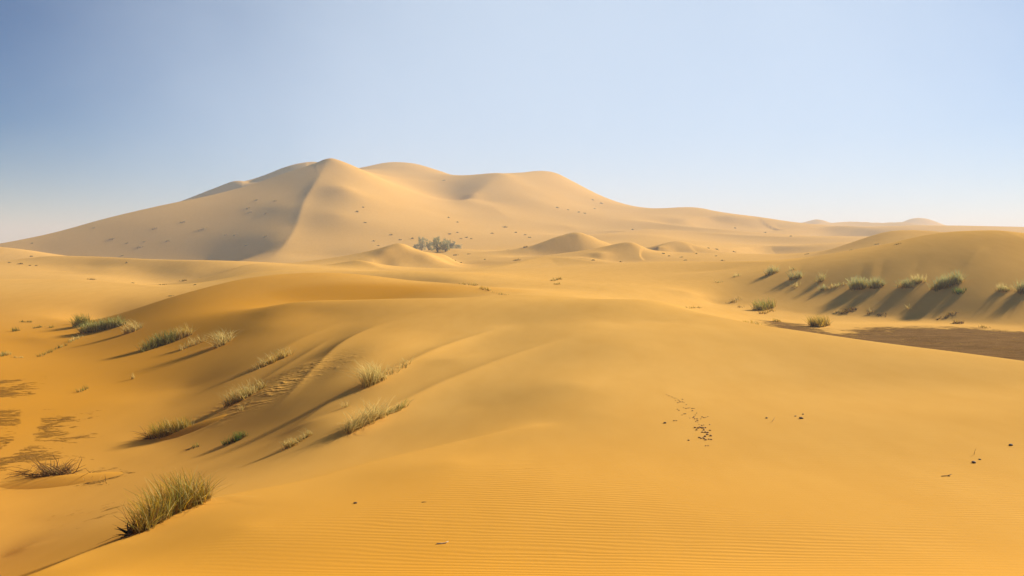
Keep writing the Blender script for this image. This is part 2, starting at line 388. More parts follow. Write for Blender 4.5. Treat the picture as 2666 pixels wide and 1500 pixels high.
def outer_height(x, y):
    """Rolling dunes outside the photographed wedge."""
    r = np.sqrt(x * x + y * y)
    w = 3.0 * np.sin(x / 61.0 + 1.3 * np.sin(y / 97.0)) + 2.2 * np.sin(y / 43.0 + 1.7 * np.sin(x / 88.0) + 1.0)
    near = -1.75 - 4.5 * (1 - np.exp(-(r / 22.0) ** 2))
    far = -5.0 + w * np.clip((r - 25) / 80.0, 0, 1)
    k = np.clip(r / 45.0, 0, 1)
    return near * (1 - k) + far * k


def height(x, y):
    """z below/above the camera for world x, y (arrays)."""
    x = np.asarray(x, float)
    y = np.asarray(y, float)
    yy = np.maximum(y, 1.55)
    u = x / yy
    uc = np.clip(u, -0.98, 0.98)
    v = np.log(np.clip(yy, 1.6, 5000))
    t = smooth_t(uc, v) + tent_field(uc, v)
    z = t * np.clip(yy, 1.6, 5000)
    k = np.clip((np.abs(u) - 0.72) / 0.26, 0, 1)
    k = np.maximum(k, np.clip((2.6 - y) / 1.0, 0, 1))
    k = k * k * (3 - 2 * k)
    if (k > 0).any():
        z = z * (1 - k) + outer_height(x, y) * k
    return z


def ground(x, y):
    return float(height(np.array([x]), np.array([y]))[0]) + ZC


def at(px, py, d):
    """World x, y of photo column px at d metres forward (row only for reference)."""
    return (px - 1333.0) / F * d, d


# table of the finished surface for quick look-ups
TABF = TAB + tent_field(gu.ravel(), gv.ravel()).reshape(NU, NV)


def hit(px, py, d0):
    """Point on the sand seen at photo pixel (px, py), searched around d0 metres."""
    u = (px - 1333.0) / F
    t = -(py - HZ) / F
    v = math.log(d0) + np.linspace(-0.45, 0.45, 181)
    fu = (u - UT0) / (UT1 - UT0) * (NU - 1)
    fv = np.clip((v - VT0) / (VT1 - VT0) * (NV - 1), 0, NV - 2)
    iu, iv = int(fu), fv.astype(int)
    a, b = fu - iu, fv - iv
    g = (TABF[iu, iv] * (1 - a) + TABF[iu + 1, iv] * a) * (1 - b) + (TABF[iu, iv + 1] * (1 - a) + TABF[iu + 1, iv + 1] * a) * b - t
    best = None
    for i in range(180):
        if g[i] <= 0 < g[i + 1]:
            dd = math.exp(v[i] - g[i] / (g[i + 1] - g[i] + 1e-12) * (v[i + 1] - v[i]))
            if best is None or abs(math.log(dd / d0)) < abs(math.log(best / d0)):
                best = dd
    if best is None:
        best = d0
    return u * best, best, float(height(np.array([u * best]), np.array([best]))[0]) + ZC


# ------------------------------------------------------------------ material helpers
def new_mat(name):
    m = bpy.data.materials.new(name)
    m.use_nodes = True
    nt = m.node_tree
    nt.nodes.clear()
    out = nt.nodes.new('ShaderNodeOutputMaterial')
    b = nt.nodes.new('ShaderNodeBsdfPrincipled')
    nt.links.new(b.outputs[0], out.inputs['Surface'])
    return m, nt, b, out
# ------------------------------------------------------------------ the sand sheet
def build_ground():
    az_in = np.radians(np.linspace(-34.5, 34.5, 960))
    az_l = np.radians(np.concatenate([np.linspace(-180, -60, 40), np.linspace(-56, -35, 40)]))
    az_r = np.radians(np.concatenate([np.linspace(35, 56, 40), np.linspace(60, 180, 40)]))
    az = np.concatenate([az_l, az_in, az_r])
    r = np.concatenate([np.linspace(0.2, 2.6, 8), np.exp(np.linspace(math.log(2.8), math.log(7.0), 40)),
                        np.exp(np.linspace(math.log(7.05), math.log(140), 560)),
                        np.exp(np.linspace(math.log(141), math.log(1700), 360)),
                        np.exp(np.linspace(math.log(1720), math.log(4700), 24))])
    R, A = np.meshgrid(r, az, indexing='ij')
    x = R * np.sin(A)
    y = R * np.cos(A)
    z = height(x.ravel(), y.ravel()).reshape(x.shape)
    nr, na = x.shape
    co = np.stack([x, y, z + ZC], -1).reshape(-1, 3)
    i = np.arange(nr - 1)[:, None] * na + np.arange(na - 1)[None]
    q = np.stack([i, i + 1, i + na + 1, i + na], -1).reshape(-1, 4)
    # orientation: normals up
    q = q[:, ::-1]
    # cap at the camera's feet
    me = bpy.data.meshes.new('sand')
    nv = len(co)
    fan = np.arange(na)
    me.vertices.add(nv)
    me.vertices.foreach_set('co', co.astype(np.float32).ravel())
    nf = len(q)
    me.loops.add(nf * 4 + na)
    me.loops.foreach_set('vertex_index', np.concatenate([q.ravel(), fan[::-1]]).astype(np.int32))
    me.polygons.add(nf + 1)
    me.polygons.foreach_set('loop_start', np.concatenate([np.arange(nf) * 4, [nf * 4]]).astype(np.int32))
    me.update(calc_edges=True)
    me.polygons.foreach_set('use_smooth', np.ones(nf + 1, bool))
    # masks as attributes of the place (world positions): hard pan, coarse ripples, redder colour
    X, Y = co[:, 0], co[:, 1]
    ob = bpy.data.objects.new('sand_ground', me)
    col.objects.link(ob)
    ob['kind'] = 'structure'
    return ob, me, X, Y


def blob(X, Y, cx, cy, rx, ry, rot=0.0, soft=0.5):
    c, s = math.cos(rot), math.sin(rot)
    a = ((X - cx) * c + (Y - cy) * s) / rx
    b = (-(X - cx) * s + (Y - cy) * c) / ry
    d = np.sqrt(a * a + b * b)
    return np.clip((1 - d) / soft + 0.5, 0, 1)


sand, sand_me, GX, GY = build_ground()


def attr(name, val):
    a = sand_me.attributes.new(name, 'FLOAT', 'POINT')
    a.data.foreach_set('value', val.astype(np.float32))


def pix_xy(px, d):
    return (px - 1333.0) / F * d, d
# ------------------------------------------------------------------ masks on the sand: hard pan, coarse ripples, redder near, left and in the bowl
def poly_sd(X, Y, pts):
    """Signed distance to a polygon, positive inside (metres)."""
    best = np.full(X.shape, 1e9)
    inside = np.zeros(X.shape, bool)
    n = len(pts)
    for i in range(n):
        ax, ay = pts[i]
        bx, by = pts[(i + 1) % n]
        dx, dy = bx - ax, by - ay
        s = np.clip(((X - ax) * dx + (Y - ay) * dy) / (dx * dx + dy * dy + 1e-9), 0, 1)
        best = np.minimum(best, np.hypot(X - ax - s * dx, Y - ay - s * dy))
        c = ((ay > Y) != (by > Y)) & (X < (bx - ax) * (Y - ay) / (by - ay + 1e-12) + ax)
        inside ^= c
    return np.where(inside, best, -best)


def line_d(X, Y, pts):
    best = np.full(X.shape, 1e9)
    for (ax, ay), (bx, by) in zip(pts[:-1], pts[1:]):
        dx, dy = bx - ax, by - ay
        s = np.clip(((X - ax) * dx + (Y - ay) * dy) / (dx * dx + dy * dy + 1e-9), 0, 1)
        best = np.minimum(best, np.hypot(X - ax - s * dx, Y - ay - s * dy))
    return best


def P(px, d):
    return ((px - 1333.0) / F * d, d)


near = (GY > 4) & (GY < 130) & (np.abs(GX) < 120)
NX, NY = GX[near], GY[near]
pan = np.zeros(GX.shape)
right_pan = [P(1975, 81), P(2050, 79.5), P(2105, 76), P(2150, 71), P(2190, 70), P(2230, 72.5), P(2300, 74.5), P(2500, 75.5), P(2700, 74.5), P(3000, 73), P(3050, 40), P(2300, 40), P(1990, 60)]
left_a = [P(-300, 54), P(60, 50.5), P(105, 48.5), P(85, 45.5), P(30, 44.8), P(-300, 44)]
left_b = [P(-300, 43), P(40, 42), P(140, 41.5), P(215, 37.5), P(190, 34.5), P(150, 31.5), P(60, 30.5), P(-300, 30)]
left_c = [P(210, 29.0), P(300, 29.5), P(340, 28.0), P(240, 27.3)]
left_d = [P(180, 22.5), P(330, 22.5), P(360, 20.6), P(230, 20.0)]
sd = np.maximum(poly_sd(NX, NY, right_pan) / 3.0 - 0.05, -2)
for poly, sc_ in ((left_a, 3.0), (left_b, 3.5), (left_c, 2.5), (left_d, 3.0)):
    sd = np.maximum(sd, np.minimum(poly_sd(NX, NY, poly) / sc_, 0.22) - (0.34 if poly in (left_c, left_d) else 0.20))
track = [P(-80, 31), P(20, 33), P(62, 35), P(78, 38), P(84, 41), P(110, 45), P(150, 50)]
sd -= 1.6 * np.exp(-(line_d(NX, NY, track) / 0.32) ** 2)
sd -= 1.2 * np.exp(-(line_d(NX, NY, [P(-300, 43.6), P(20, 43.8), P(140, 44.6)]) / 0.55) ** 2)
pv = np.full(GX.shape, -1.0)
pv[near] = np.clip(sd, -1, 1)
attr('pan', pv)
cr = np.zeros(GX.shape)
q = blob(NX, NY, *P(752, 37.0), 3.6, 2.3, 0.78, 1.0)
q = np.maximum(q, 0.6 * blob(NX, NY, *P(600, 35.2), 2.4, 1.4, 0.5, 0.8))
q = np.maximum(q, 0.5 * blob(NX, NY, *P(690, 38.6), 1.6, 1.2, 0.8, 1.0))
cr[near] = q
attr('coarse', cr)
rd = np.zeros(GX.shape)
rr = blob(NX, NY, *P(900, 78.5), 13.0, 7.0, 0.0, 1.0)
rr = np.maximum(rr, 0.95 * np.clip((-NX - 1) / 22, 0, 1) * np.clip((115 - NY) / 40, 0, 1))
rr = np.maximum(rr, 0.9 * np.clip((28 - NY) / 19, 0, 1) * np.clip((13 - NX) / 14, 0.35, 1))
rd[near] = rr
attr('red', rd)


def sand_material():
    m, nt, b, out = new_mat('sand')
    N, L = nt.nodes, nt.links

    def node(t, **kw):
        n = N.new(t)
        for k, v in kw.items():
            if hasattr(n, k):
                setattr(n, k, v)
            else:
                n.inputs[k].default_value = v
        return n

    def math_(op, a, b_=None, c=None, clamp=False):
        n = N.new('ShaderNodeMath')
        n.operation = op
        n.use_clamp = clamp
        for i, v in enumerate((a, b_, c)):
            if v is None:
                continue
            if isinstance(v, (int, float)):
                n.inputs[i].default_value = v
            else:
                L.new(v, n.inputs[i])
        return n.outputs[0]

    def mix(f, a, c):
        n = N.new('ShaderNodeMix')
        n.data_type = 'RGBA'
        for i, v in ((0, f), (6, a), (7, c)):
            if isinstance(v, tuple):
                n.inputs[i].default_value = v
            elif isinstance(v, (int, float)):
                n.inputs[i].default_value = v
            else:
                L.new(v, n.inputs[i])
        return n.outputs[2]

    def noise(scale, detail=4, rough=0.55, vec=None, dist=0.0):
        n = node('ShaderNodeTexNoise', Scale=scale, Detail=detail, Roughness=rough, Distortion=dist)
        L.new(vec if vec is not None else pos, n.inputs['Vector'])
        return n.outputs['Fac']

    def mapping(scale=(1, 1, 1), rot=0.0):
        n = node('ShaderNodeMapping')
        n.inputs['Scale'].default_value = scale
        n.inputs['Rotation'].default_value = (0, 0, rot)
        L.new(pos, n.inputs['Vector'])
        return n.outputs[0]

    def at_(nm):
        n = N.new('ShaderNodeAttribute')
        n.attribute_name = nm
        return n.outputs['Fac']

    geo = N.new('ShaderNodeNewGeometry')
    pos = geo.outputs['Position']
    sepx = N.new('ShaderNodeSeparateXYZ')
    L.new(pos, sepx.inputs[0])
    # colour of the grains
    big = noise(0.035, 3)
    mid_ = noise(0.9, 5, 0.6, mapping((1.0, 0.35, 0.5), 0.45))
    fine = noise(38.0, 2, 0.7)
    c = mix(big, SAND_A, SAND_B)
    c = mix(math_('MULTIPLY', at_('red'), 0.85), c, SAND_RED)
    c = mix(math_('MULTIPLY', math_('SUBTRACT', mid_, 0.35, clamp=True), 0.55), c, SAND_DARK)
    c = mix(math_('MULTIPLY', math_('SUBTRACT', fine, 0.45, clamp=True), 0.15), c, SAND_DARK)
    # hard pan: brown, with drifts of sand across it
    streak = noise(0.55, 7, 0.66, mapping((0.7, 1.1, 1.0), 0.10), 0.5)
    pebb = noise(2.6, 6, 0.75, mapping((0.6, 1.2, 1.0), 0.1))
    pm = math_('ADD', at_('pan'), math_('MULTIPLY', math_('SUBTRACT', streak, 0.5), 3.2))
    pm = math_('ADD', pm, math_('MULTIPLY', math_('SUBTRACT', pebb, 0.5), 3.0))
    pm = math_('MULTIPLY', math_('ADD', pm, -0.02), 1.5, clamp=True)
    pcn = math_('MULTIPLY', math_('SUBTRACT', noise(0.9, 7, 0.75, mapping((0.35, 1.0, 1.0), -0.12)), 0.33), 3.0, clamp=True)
    pc = mix(pcn, PAN_A, PAN_B)
    lft = math_('MULTIPLY_ADD', math_('MULTIPLY', sepx.outputs['X'], -0.2, clamp=True), -0.42, 0.88)
    c = mix(math_('MULTIPLY', pm, lft), c, pc)
    L.new(c, b.inputs['Base Color'])
    b.inputs['Roughness'].default_value = 1.0
    b.inputs['Specular IOR Level'].default_value = 0.0
    # wind ripples (about 0.11 m apart, crests across the view, a little oblique)
    def ripples(scale, rot, distort, dscale, sub=(1, 1, 1)):
        w = node('ShaderNodeTexWave', Scale=scale, Distortion=distort, Detail=2.0)
        w.wave_type = 'BANDS'
        w.bands_direction = 'Y'
        w.inputs['Detail Scale'].default_value = dscale
        w.inputs['Detail Roughness'].default_value = 0.45
        L.new(mapping(sub, rot), w.inputs['Vector'])
        return w.outputs['Fac']
    # ripples live on the near slope and fade towards the crests
    fade = math_('MULTIPLY', math_('SUBTRACT', 24.0, sepx.outputs['Y']), 0.08, clamp=True)
    patch = math_('MULTIPLY', math_('SUBTRACT', noise(0.22, 3), 0.28), 3.2, clamp=True)
    xf = math_('MULTIPLY', math_('ADD', sepx.outputs['X'], 5.5), 0.18, clamp=True)
    rip_amt = math_('MULTIPLY', math_('MULTIPLY', fade, patch), xf)
    ph = math_('ADD', math_('MULTIPLY', sepx.outputs['Y'], 38.0), math_('MULTIPLY', sepx.outputs['X'], 10.0))
    ph = math_('ADD', ph, math_('MULTIPLY', noise(0.55, 3, 0.5, mapping((0.35, 1.0, 0.5), 0.26)), 26.0))
    ph = math_('ADD', ph, math_('MULTIPLY', noise(2.6, 2, 0.5, mapping((0.4, 1.0, 0.5), 0.26)), 4.0))
    rip = math_('MULTIPLY', math_('SINE', ph), math_('MULTIPLY', rip_amt, 0.0034))
    cph = math_('ADD', math_('MULTIPLY', sepx.outputs['Y'], 15.0), math_('MULTIPLY', sepx.outputs['X'], 6.0))
    cph = math_('ADD', cph, math_('MULTIPLY', noise(0.5, 3, 0.55, mapping((0.8, 1.0, 0.5), 0.3)), 30.0))
    cph = math_('ADD', cph, math_('MULTIPLY', noise(2.0, 3, 0.6, mapping((0.8, 1.0, 0.5), 0.3)), 6.0))
    csh = math_('POWER', math_('MULTIPLY_ADD', math_('SINE', cph), 0.5, 0.5), 1.6)
    cpa = math_('MULTIPLY', math_('SUBTRACT', noise(0.9, 4, 0.6), 0.36), 4.0, clamp=True)
    cr_ = math_('MULTIPLY', math_('MULTIPLY', csh, cpa), math_('MULTIPLY', at_('coarse'), 0.032))
    und = math_('MULTIPLY', noise(0.8, 4, 0.5, mapping((1.0, 0.4, 0.6), 0.5)), 0.010)
    grain = math_('MULTIPLY', noise(14.0, 3), 0.0012)
    panb = math_('MULTIPLY', math_('MULTIPLY', pm, noise(1.7, 6, 0.75, mapping((0.45, 1.7, 1), 0.1))), 0.34)
    h = math_('ADD', math_('ADD', rip, cr_), math_('ADD', math_('ADD', und, grain), panb))
    bp = N.new('ShaderNodeBump')
    bp.inputs['Strength'].default_value = 1.0
    bp.inputs['Distance'].default_value = 1.0
    L.new(h, bp.inputs['Height'])
    L.new(bp.outputs[0], b.inputs['Normal'])
    return m


SAND_A = (0.75, 0.395, 0.082, 1)
SAND_B = (0.79, 0.445, 0.115, 1)
SAND_RED = (0.61, 0.252, 0.010, 1)
SAND_DARK = (0.56, 0.255, 0.036, 1)
PAN_A = (0.115, 0.058, 0.020, 1)
PAN_B = (0.28, 0.15, 0.056, 1)
sand_me.materials.append(sand_material())
# ------------------------------------------------------------------ plants
def grass_material(name, rough=0.8, trans=0.45):
    m = bpy.data.materials.new(name)
    m.use_nodes = True
    nt = m.node_tree
    nt.nodes.clear()
    out = nt.nodes.new('ShaderNodeOutputMaterial')
    a = nt.nodes.new('ShaderNodeAttribute')
    a.attribute_name = 'tint'
    d = nt.nodes.new('ShaderNodeBsdfPrincipled')
    d.inputs['Roughness'].default_value = rough
    d.inputs['Specular IOR Level'].default_value = 0.05
    t = nt.nodes.new('ShaderNodeBsdfTranslucent')
    mx = nt.nodes.new('ShaderNodeMixShader')
    mx.inputs[0].default_value = trans
    nt.links.new(a.outputs['Color'], d.inputs['Base Color'])
    nt.links.new(a.outputs['Color'], t.inputs['Color'])
    nt.links.new(d.outputs[0], mx.inputs[1])
    nt.links.new(t.outputs[0], mx.inputs[2])
    nt.links.new(mx.outputs[0], out.inputs['Surface'])
    return m


MAT_BLADE = grass_material('grass_blade')
MAT_TWIG = grass_material('dead_wood', 0.9, 0.0)
# (base colour, tip colour) of the blades
TINT = {
    'green': ((0.30, 0.20, 0.02), (0.27, 0.31, 0.055)),
    'sage': ((0.34, 0.22, 0.035), (0.42, 0.44, 0.20)),
    'pale': ((0.34, 0.23, 0.035), (0.60, 0.58, 0.22)),
    'straw': ((0.42, 0.27, 0.045), (0.86, 0.70, 0.26)),
    'ochre': ((0.32, 0.16, 0.012), (0.56, 0.36, 0.03)),
    'olive': ((0.15, 0.10, 0.015), (0.24, 0.21, 0.03)),
    'vivid': ((0.10, 0.11, 0.02), (0.10, 0.22, 0.045)),
    'dead': ((0.10, 0.05, 0.015), (0.28, 0.15, 0.045)),
    'faint': ((0.38, 0.21, 0.04), (0.42, 0.27, 0.07)),
    'char': ((0.012, 0.010, 0.009), (0.03, 0.022, 0.016)),
}


def mesh_np(name, co, quads, tint=None, mat=None, smooth=True):
    me = bpy.data.meshes.new(name)
    me.vertices.add(len(co))
    me.vertices.foreach_set('co', np.asarray(co, np.float32).ravel())
    nf, k = quads.shape
    me.loops.add(nf * k)
    me.loops.foreach_set('vertex_index', quads.astype(np.int32).ravel())
    me.polygons.add(nf)
    me.polygons.foreach_set('loop_start', (np.arange(nf) * k).astype(np.int32))
    me.update(calc_edges=True)
    if smooth:
        me.polygons.foreach_set('use_smooth', np.ones(nf, bool))
    if tint is not None:
        ca = me.color_attributes.new('tint', 'FLOAT_COLOR', 'POINT')
        c4 = np.ones((len(co), 4), np.float32)
        c4[:, :3] = tint
        ca.data.foreach_set('color', c4.ravel())
    if mat:
        me.materials.append(mat)
    return me


def link(name, me, parent=None):
    o = bpy.data.objects.new(name, me)
    col.objects.link(o)
    if parent is not None:
        o.parent = parent
    return o


def blades_mesh(rng, roots, height_m, n, kinds, width, lean=0.35, wind=(-0.25, 0.05), droop=0.25, stations=5):
    """n curved ribbons rooted at random picks of roots (k x 3 array, local coordinates)."""
    pick = rng.integers(0, len(roots), n)
    R = roots[pick][:, :3]
    hs = roots[pick][:, 3]
    L = height_m * hs * rng.uniform(0.28, 1.12, n)
    az = rng.uniform(0, 2 * np.pi, n)
    ln = np.abs(rng.normal(0, lean, n))
    dx, dy = np.cos(az) * np.sin(ln) + wind[0] * rng.uniform(0.2, 1.4, n), np.sin(az) * np.sin(ln) + wind[1]
    up = np.cos(np.clip(ln, 0, 1.35))
    dr = rng.uniform(0.2, 1.0, n) * droop
    ba = rng.normal(0, 0.6, n) + np.arctan2(dy, dx)
    s = np.linspace(0, 1, stations)[None, :]
    hx = dx[:, None] * s + (np.cos(ba) * dr)[:, None] * s ** 2.2
    hy = dy[:, None] * s + (np.sin(ba) * dr)[:, None] * s ** 2.2
    hz = up[:, None] * s - (dr * 0.55)[:, None] * s ** 2.6
    C = R[:, None, :] + L[:, None, None] * np.stack([hx, hy, hz], -1)
    C[:, 0, 2] -= 0.04 * height_m
    sa = rng.uniform(0, np.pi, n)
    side = np.stack([np.cos(sa), np.sin(sa), rng.normal(0, 0.2, n)], -1)
    w = (width * rng.uniform(0.6, 1.3, n))[:, None] * (1.0 - 0.82 * s)
    A = C + side[:, None, :] * w[..., None] * 0.5
    B = C - side[:, None, :] * w[..., None] * 0.5
    V = np.stack([A, B], 2).reshape(-1, 3)
    base = (np.arange(n) * stations * 2)[:, None] + (np.arange(stations - 1) * 2)[None]
    Q = np.stack([base, base + 1, base + 3, base + 2], -1).reshape(-1, 4)
    names = [k for k, _ in kinds]
    pr = np.array([p for _, p in kinds], float)
    kk = rng.choice(len(names), n, p=pr / pr.sum())
    c0 = np.array([TINT[k][0] for k in names])[kk]
    c1 = np.array([TINT[k][1] for k in names])[kk]
    j = rng.uniform(0.55, 1.4, (n, 1, 1))
    sj = (s ** 0.8)[..., None]
    T = (c0[:, None] * (1 - sj) + c1[:, None] * sj) * j
    T = np.repeat(T[:, :, None, :], 2, 2).reshape(-1, 3)
    return V, Q, T


def twigs_mesh(rng, roots, length, n, kind, rad, spread=1.2, low=0.35, dirn=None, kink=0.28):
    """Bare three-sided twigs that wander from their roots."""
    Vs, Qs, Ts = [], [], []
    off = 0
    for i in range(n):
        r = roots[rng.integers(0, len(roots))]
        p = np.array(r[:3], float)
        a = rng.uniform(0, 2 * np.pi) if dirn is None else dirn + rng.normal(0, spread)
        d = np.array([math.cos(a), math.sin(a), rng.uniform(0.0, low * 2)])
        d /= np.linalg.norm(d)
        L = length * rng.uniform(0.4, 1.1)
        st = 6
        ring = []
        rr = rad * rng.uniform(0.6, 1.3)
        for k in range(st):
            f = k / (st - 1)
            e1 = np.cross(d, [0.3, 0.2, 1.0])
            e1 /= np.linalg.norm(e1)
            e2 = np.cross(d, e1)
            for q in range(3):
                th = q * 2.0944
                ring.append(p + (e1 * math.cos(th) + e2 * math.sin(th)) * rr * (1 - 0.8 * f))
            d = d + rng.normal(0, kink, 3) * np.array([1, 1, 0.6])
            d /= np.linalg.norm(d)
            p = p + d * L / (st - 1)
        Vs.append(np.array(ring))
        b = np.arange(st - 1)[:, None] * 3 + np.arange(3)[None]
        b2 = np.arange(st - 1)[:, None] * 3 + (np.arange(3)[None] + 1) % 3
        Qs.append(np.stack([b, b2, b2 + 3, b + 3], -1).reshape(-1, 4) + off)
        off += st * 3
        f = np.repeat(np.linspace(0, 1, st), 3)[:, None]
        c0, c1 = np.array(TINT[kind][0]), np.array(TINT[kind][1])
        Ts.append((c0 * (1 - f) + c1 * f) * rng.uniform(0.7, 1.3))
    return np.vstack(Vs), np.vstack(Qs), np.vstack(Ts)


def roots_along(rng, line, depth, width_px, k, hprof):
    """k root positions on the sand along a photo base line; column 3 = relative height there."""
    pts = np.array(line, float)
    seg = np.concatenate([[0], np.cumsum(np.linalg.norm(np.diff(pts, axis=0), axis=1))])
    W = np.array([hit(px, py, depth) for px, py in line])
    s = rng.uniform(0, seg[-1], k)
    s = np.clip(s, 0, seg[-1])
    x = np.interp(s, seg, W[:, 0])
    y = np.interp(s, seg, W[:, 1])
    wr = width_px / F * W[:, 1].mean()
    x += rng.normal(0, wr, k)
    y += rng.normal(0, wr, k) * 1.2
    z = height(x, y) + ZC
    h = np.interp(s / max(seg[-1], 1e-6), np.linspace(0, 1, len(hprof)), hprof)
    return np.stack([x, y, z, h], 1), W


def sand_mound(rng, name, cx, cy, rx, ry, h, rot, parent):
    """A low drift of sand caught by the plant, meeting the ground all round."""
    nr, na = 5, 16
    co = []
    for i in range(nr + 1):
        f = i / nr
        for k in range(na):
            a = 2 * math.pi * k / na
            lx, ly = math.cos(a) * rx * f, math.sin(a) * ry * f
            X = cx + lx * math.cos(rot) - ly * math.sin(rot)
            Y = cy + lx * math.sin(rot) + ly * math.cos(rot)
            co.append((X, Y, (1 - f) ** 1.0 * (1 + f) * 0.5 * 2 * h * (1 - f * f) ** 0.5 if f < 1 else -0.03))
    co = np.array(co)
    co[:, 2] += height(co[:, 0], co[:, 1]) + ZC
    co[:na, :2] = (cx, cy)
    co -= np.array(parent.location)
    q = []
    for i in range(nr):
        for k in range(na):
            q.append((i * na + k, i * na + (k + 1) % na, (i + 1) * na + (k + 1) % na, (i + 1) * na + k))
    me = mesh_np(name, co, np.array(q)[:, ::-1], mat=sand_me.materials[0])
    for an, av in (('pan', -1.0), ('red', 0.8)):
        me.attributes.new(an, 'FLOAT', 'POINT').data.foreach_set('value', np.full(len(me.vertices), av, np.float32))
    return link(name, me, parent)


def plant(name, label, category, line, depth, h_px, n, parts, seed, group=None, width_px=4.0, hprof=(1, 1), blade=0.011, mound=None):
    rng = np.random.default_rng(seed)
    W = np.array([hit(px, py, depth) for px, py in line])
    c = W.mean(0)
    root = bpy.data.objects.new(name, None)
    col.objects.link(root)
    root.empty_display_size = 0.2
    root.location = (c[0], c[1], ground(c[0], c[1]))
    root['label'], root['category'] = label, category
    if group:
        root['group'] = group
    hm = h_px / F * W[:, 1].mean()
    loc = np.array([root.location.x, root.location.y, root.location.z, 0.0])
    bw = max(blade * 1.5, 0.00062 * W[:, 1].mean())
    n = int(n * 0.62)
    for pname, share, kinds, kw in parts:
        kw = dict(kw)
        wpx = kw.pop('wpx', width_px)
        prof = kw.pop('hprof', hprof)
        ln = kw.pop('line', line)
        hh = hm * kw.pop('hs', 1.0)
        R, _ = roots_along(rng, ln, depth, wpx, max(24, n // 5), prof)
        R = R - loc
        R[:, 3] += loc[3]
        if kw.pop('twig', False):
            V, Q, T = twigs_mesh(rng, R, hh, max(3, int(n * share)), kinds[0][0], kw.pop('rad', bw * 0.8), **kw)
            link(pname, mesh_np(pname, V, Q, T, MAT_TWIG), root)['kind'] = 'stuff'
        else:
            V, Q, T = blades_mesh(rng, R, hh, max(6, int(n * share)), kinds, bw, **kw)
            link(pname, mesh_np(pname, V, Q, T, MAT_BLADE), root)['kind'] = 'stuff'
    if mound:
        mx, my, rx, ry, mh, rot = mound
        hx, hy, _ = hit(mx, my, depth)
        sand_mound(rng, 'sand_drift', hx, hy, rx, ry, mh, rot, root)
    return root


LF, DS, TW = 'leaf_blades', 'dry_stalks', 'twigs'


def leafy(g=0.75, kinds=(('green', 1), ('pale', 0.6)), dry=(('straw', 1), ('ochre', 1)), **kw):
    return [(LF, g, list(kinds), dict(kw)), (DS, 1 - g, list(dry), dict(kw, hs=0.75))]


def strawy(g=0.25, kinds=(('pale', 1), ('ochre', 0.6)), dry=(('straw', 1),), **kw):
    return [(DS, 1 - g, list(dry), dict(dict(lean=0.45, droop=0.5), **kw)), (LF, g, list(kinds), dict(kw, hs=0.7))]


GL = 'grass clumps on the left flank of the near dune'
GK = 'shrubs on the face of the right hand dune'
GV = 'plants on the valley floor at the left'
GR = 'plants on the flat ground below the right hand dune'

# --- left flank and valley
plant('desert_bush', 'dark olive rounded bush at the upper left end of the green hedge of shrubs', 'bush', [(199, 848), (214, 849), (229, 847)], 72, 33, 900, leafy(0.85, (('olive', 1), ('green', 0.5)), (('ochre', 1),), lean=0.55, droop=0.15), 1, GL, 5, (0.9, 1, 0.9))
plant('desert_shrub', 'long grey green hedge of shrubs casting striped shadows beside the round dark bush', 'shrub', [(215, 866), (245, 864), (280, 856), (318, 847)], 69, 31, 2600, leafy(0.8, (('green', 1), ('pale', 0.9), ('olive', 0.5)), (('straw', 1), ('ochre', 1)), lean=0.5, droop=0.15), 2, GL, 6, (0.9, 1, 1, 0.85))
plant('grass_clump', 'pale straw clump at the right end of the green hedge of shrubs', 'grass clump', [(328, 868), (348, 864), (366, 856)], 68, 42, 320, strawy(0.2), 3, GL, 5, (0.8, 1, 0.6))
plant('desert_shrub', 'green shrub yellowing at its right end with a thin long shadow trailing left', 'shrub', [(368, 917), (400, 906), (440, 892), (495, 873)], 57, 38, 2000, [(LF, 0.7, [('green', 1), ('olive', 0.6), ('pale', 0.6)], dict(line=[(368, 917), (400, 906), (455, 888)], lean=0.5, droop=0.15)), (DS, 0.3, [('straw', 1), ('ochre', 0.7)], dict(line=[(440, 892), (495, 873)], lean=0.4, droop=0.3))], 4, GL, 5, (0.6, 0.8, 1, 0.9))
plant('grass_clump', 'thin dry grass clump between the yellowing shrub and the upright straw clump', 'grass clump', [(470, 912), (500, 901), (530, 890)], 56, 30, 220, strawy(0.15), 5, GL, 5, (0.5, 1, 0.8))
plant('grass_clump', 'upright pale straw clump highest on the left flank with drooping roots', 'grass clump', [(568, 904), (582, 898), (598, 887)], 55, 50, 420, strawy(0.1, lean=0.55, droop=0.6), 6, GL, 5, (0.9, 1, 0.9))
plant('grass_clump', 'yellow straw clump on a low spur above the patch of coarse ripples', 'grass clump', [(664, 964), (700, 949), (735, 934), (755, 925)], 45, 38, 520, strawy(0.4, (('ochre', 1), ('green', 0.4))), 7, GL, 4, (0.5, 0.8, 0.9, 1))
plant('grass_clump', 'yellow green clump in a strip left of the patch of coarse ripples', 'grass clump', [(587, 1060), (630, 1042), (665, 1022), (688, 1010)], 38, 46, 900, strawy(0.45, (('ochre', 1), ('pale', 1), ('green', 0.4))), 8, GL, 4, (0.85, 0.95, 1, 0.7))
plant('grass_tuft', 'tiny straw tuft just below the strip clump by the coarse ripples', 'grass tuft', [(626, 1070), (634, 1067)], 36, 22, 40, strawy(0.3), 9, GL, 3)
plant('grass_tuft', 'lone thin sprig standing alone on the bare left flank', 'grass tuft', [(345, 987), (352, 985)], 48, 24, 26, strawy(0.4, wind=(0.0, 0.0), lean=0.2), 10, GL, 2)
plant('grass_tuft', 'small dark green tuft at the foot of the left flank beside the sandy floor', 'grass tuft', [(203, 1022), (216, 1018), (230, 1012)], 46, 13, 120, leafy(0.6, (('olive', 1), ('green', 1))), 11, GV, 4)
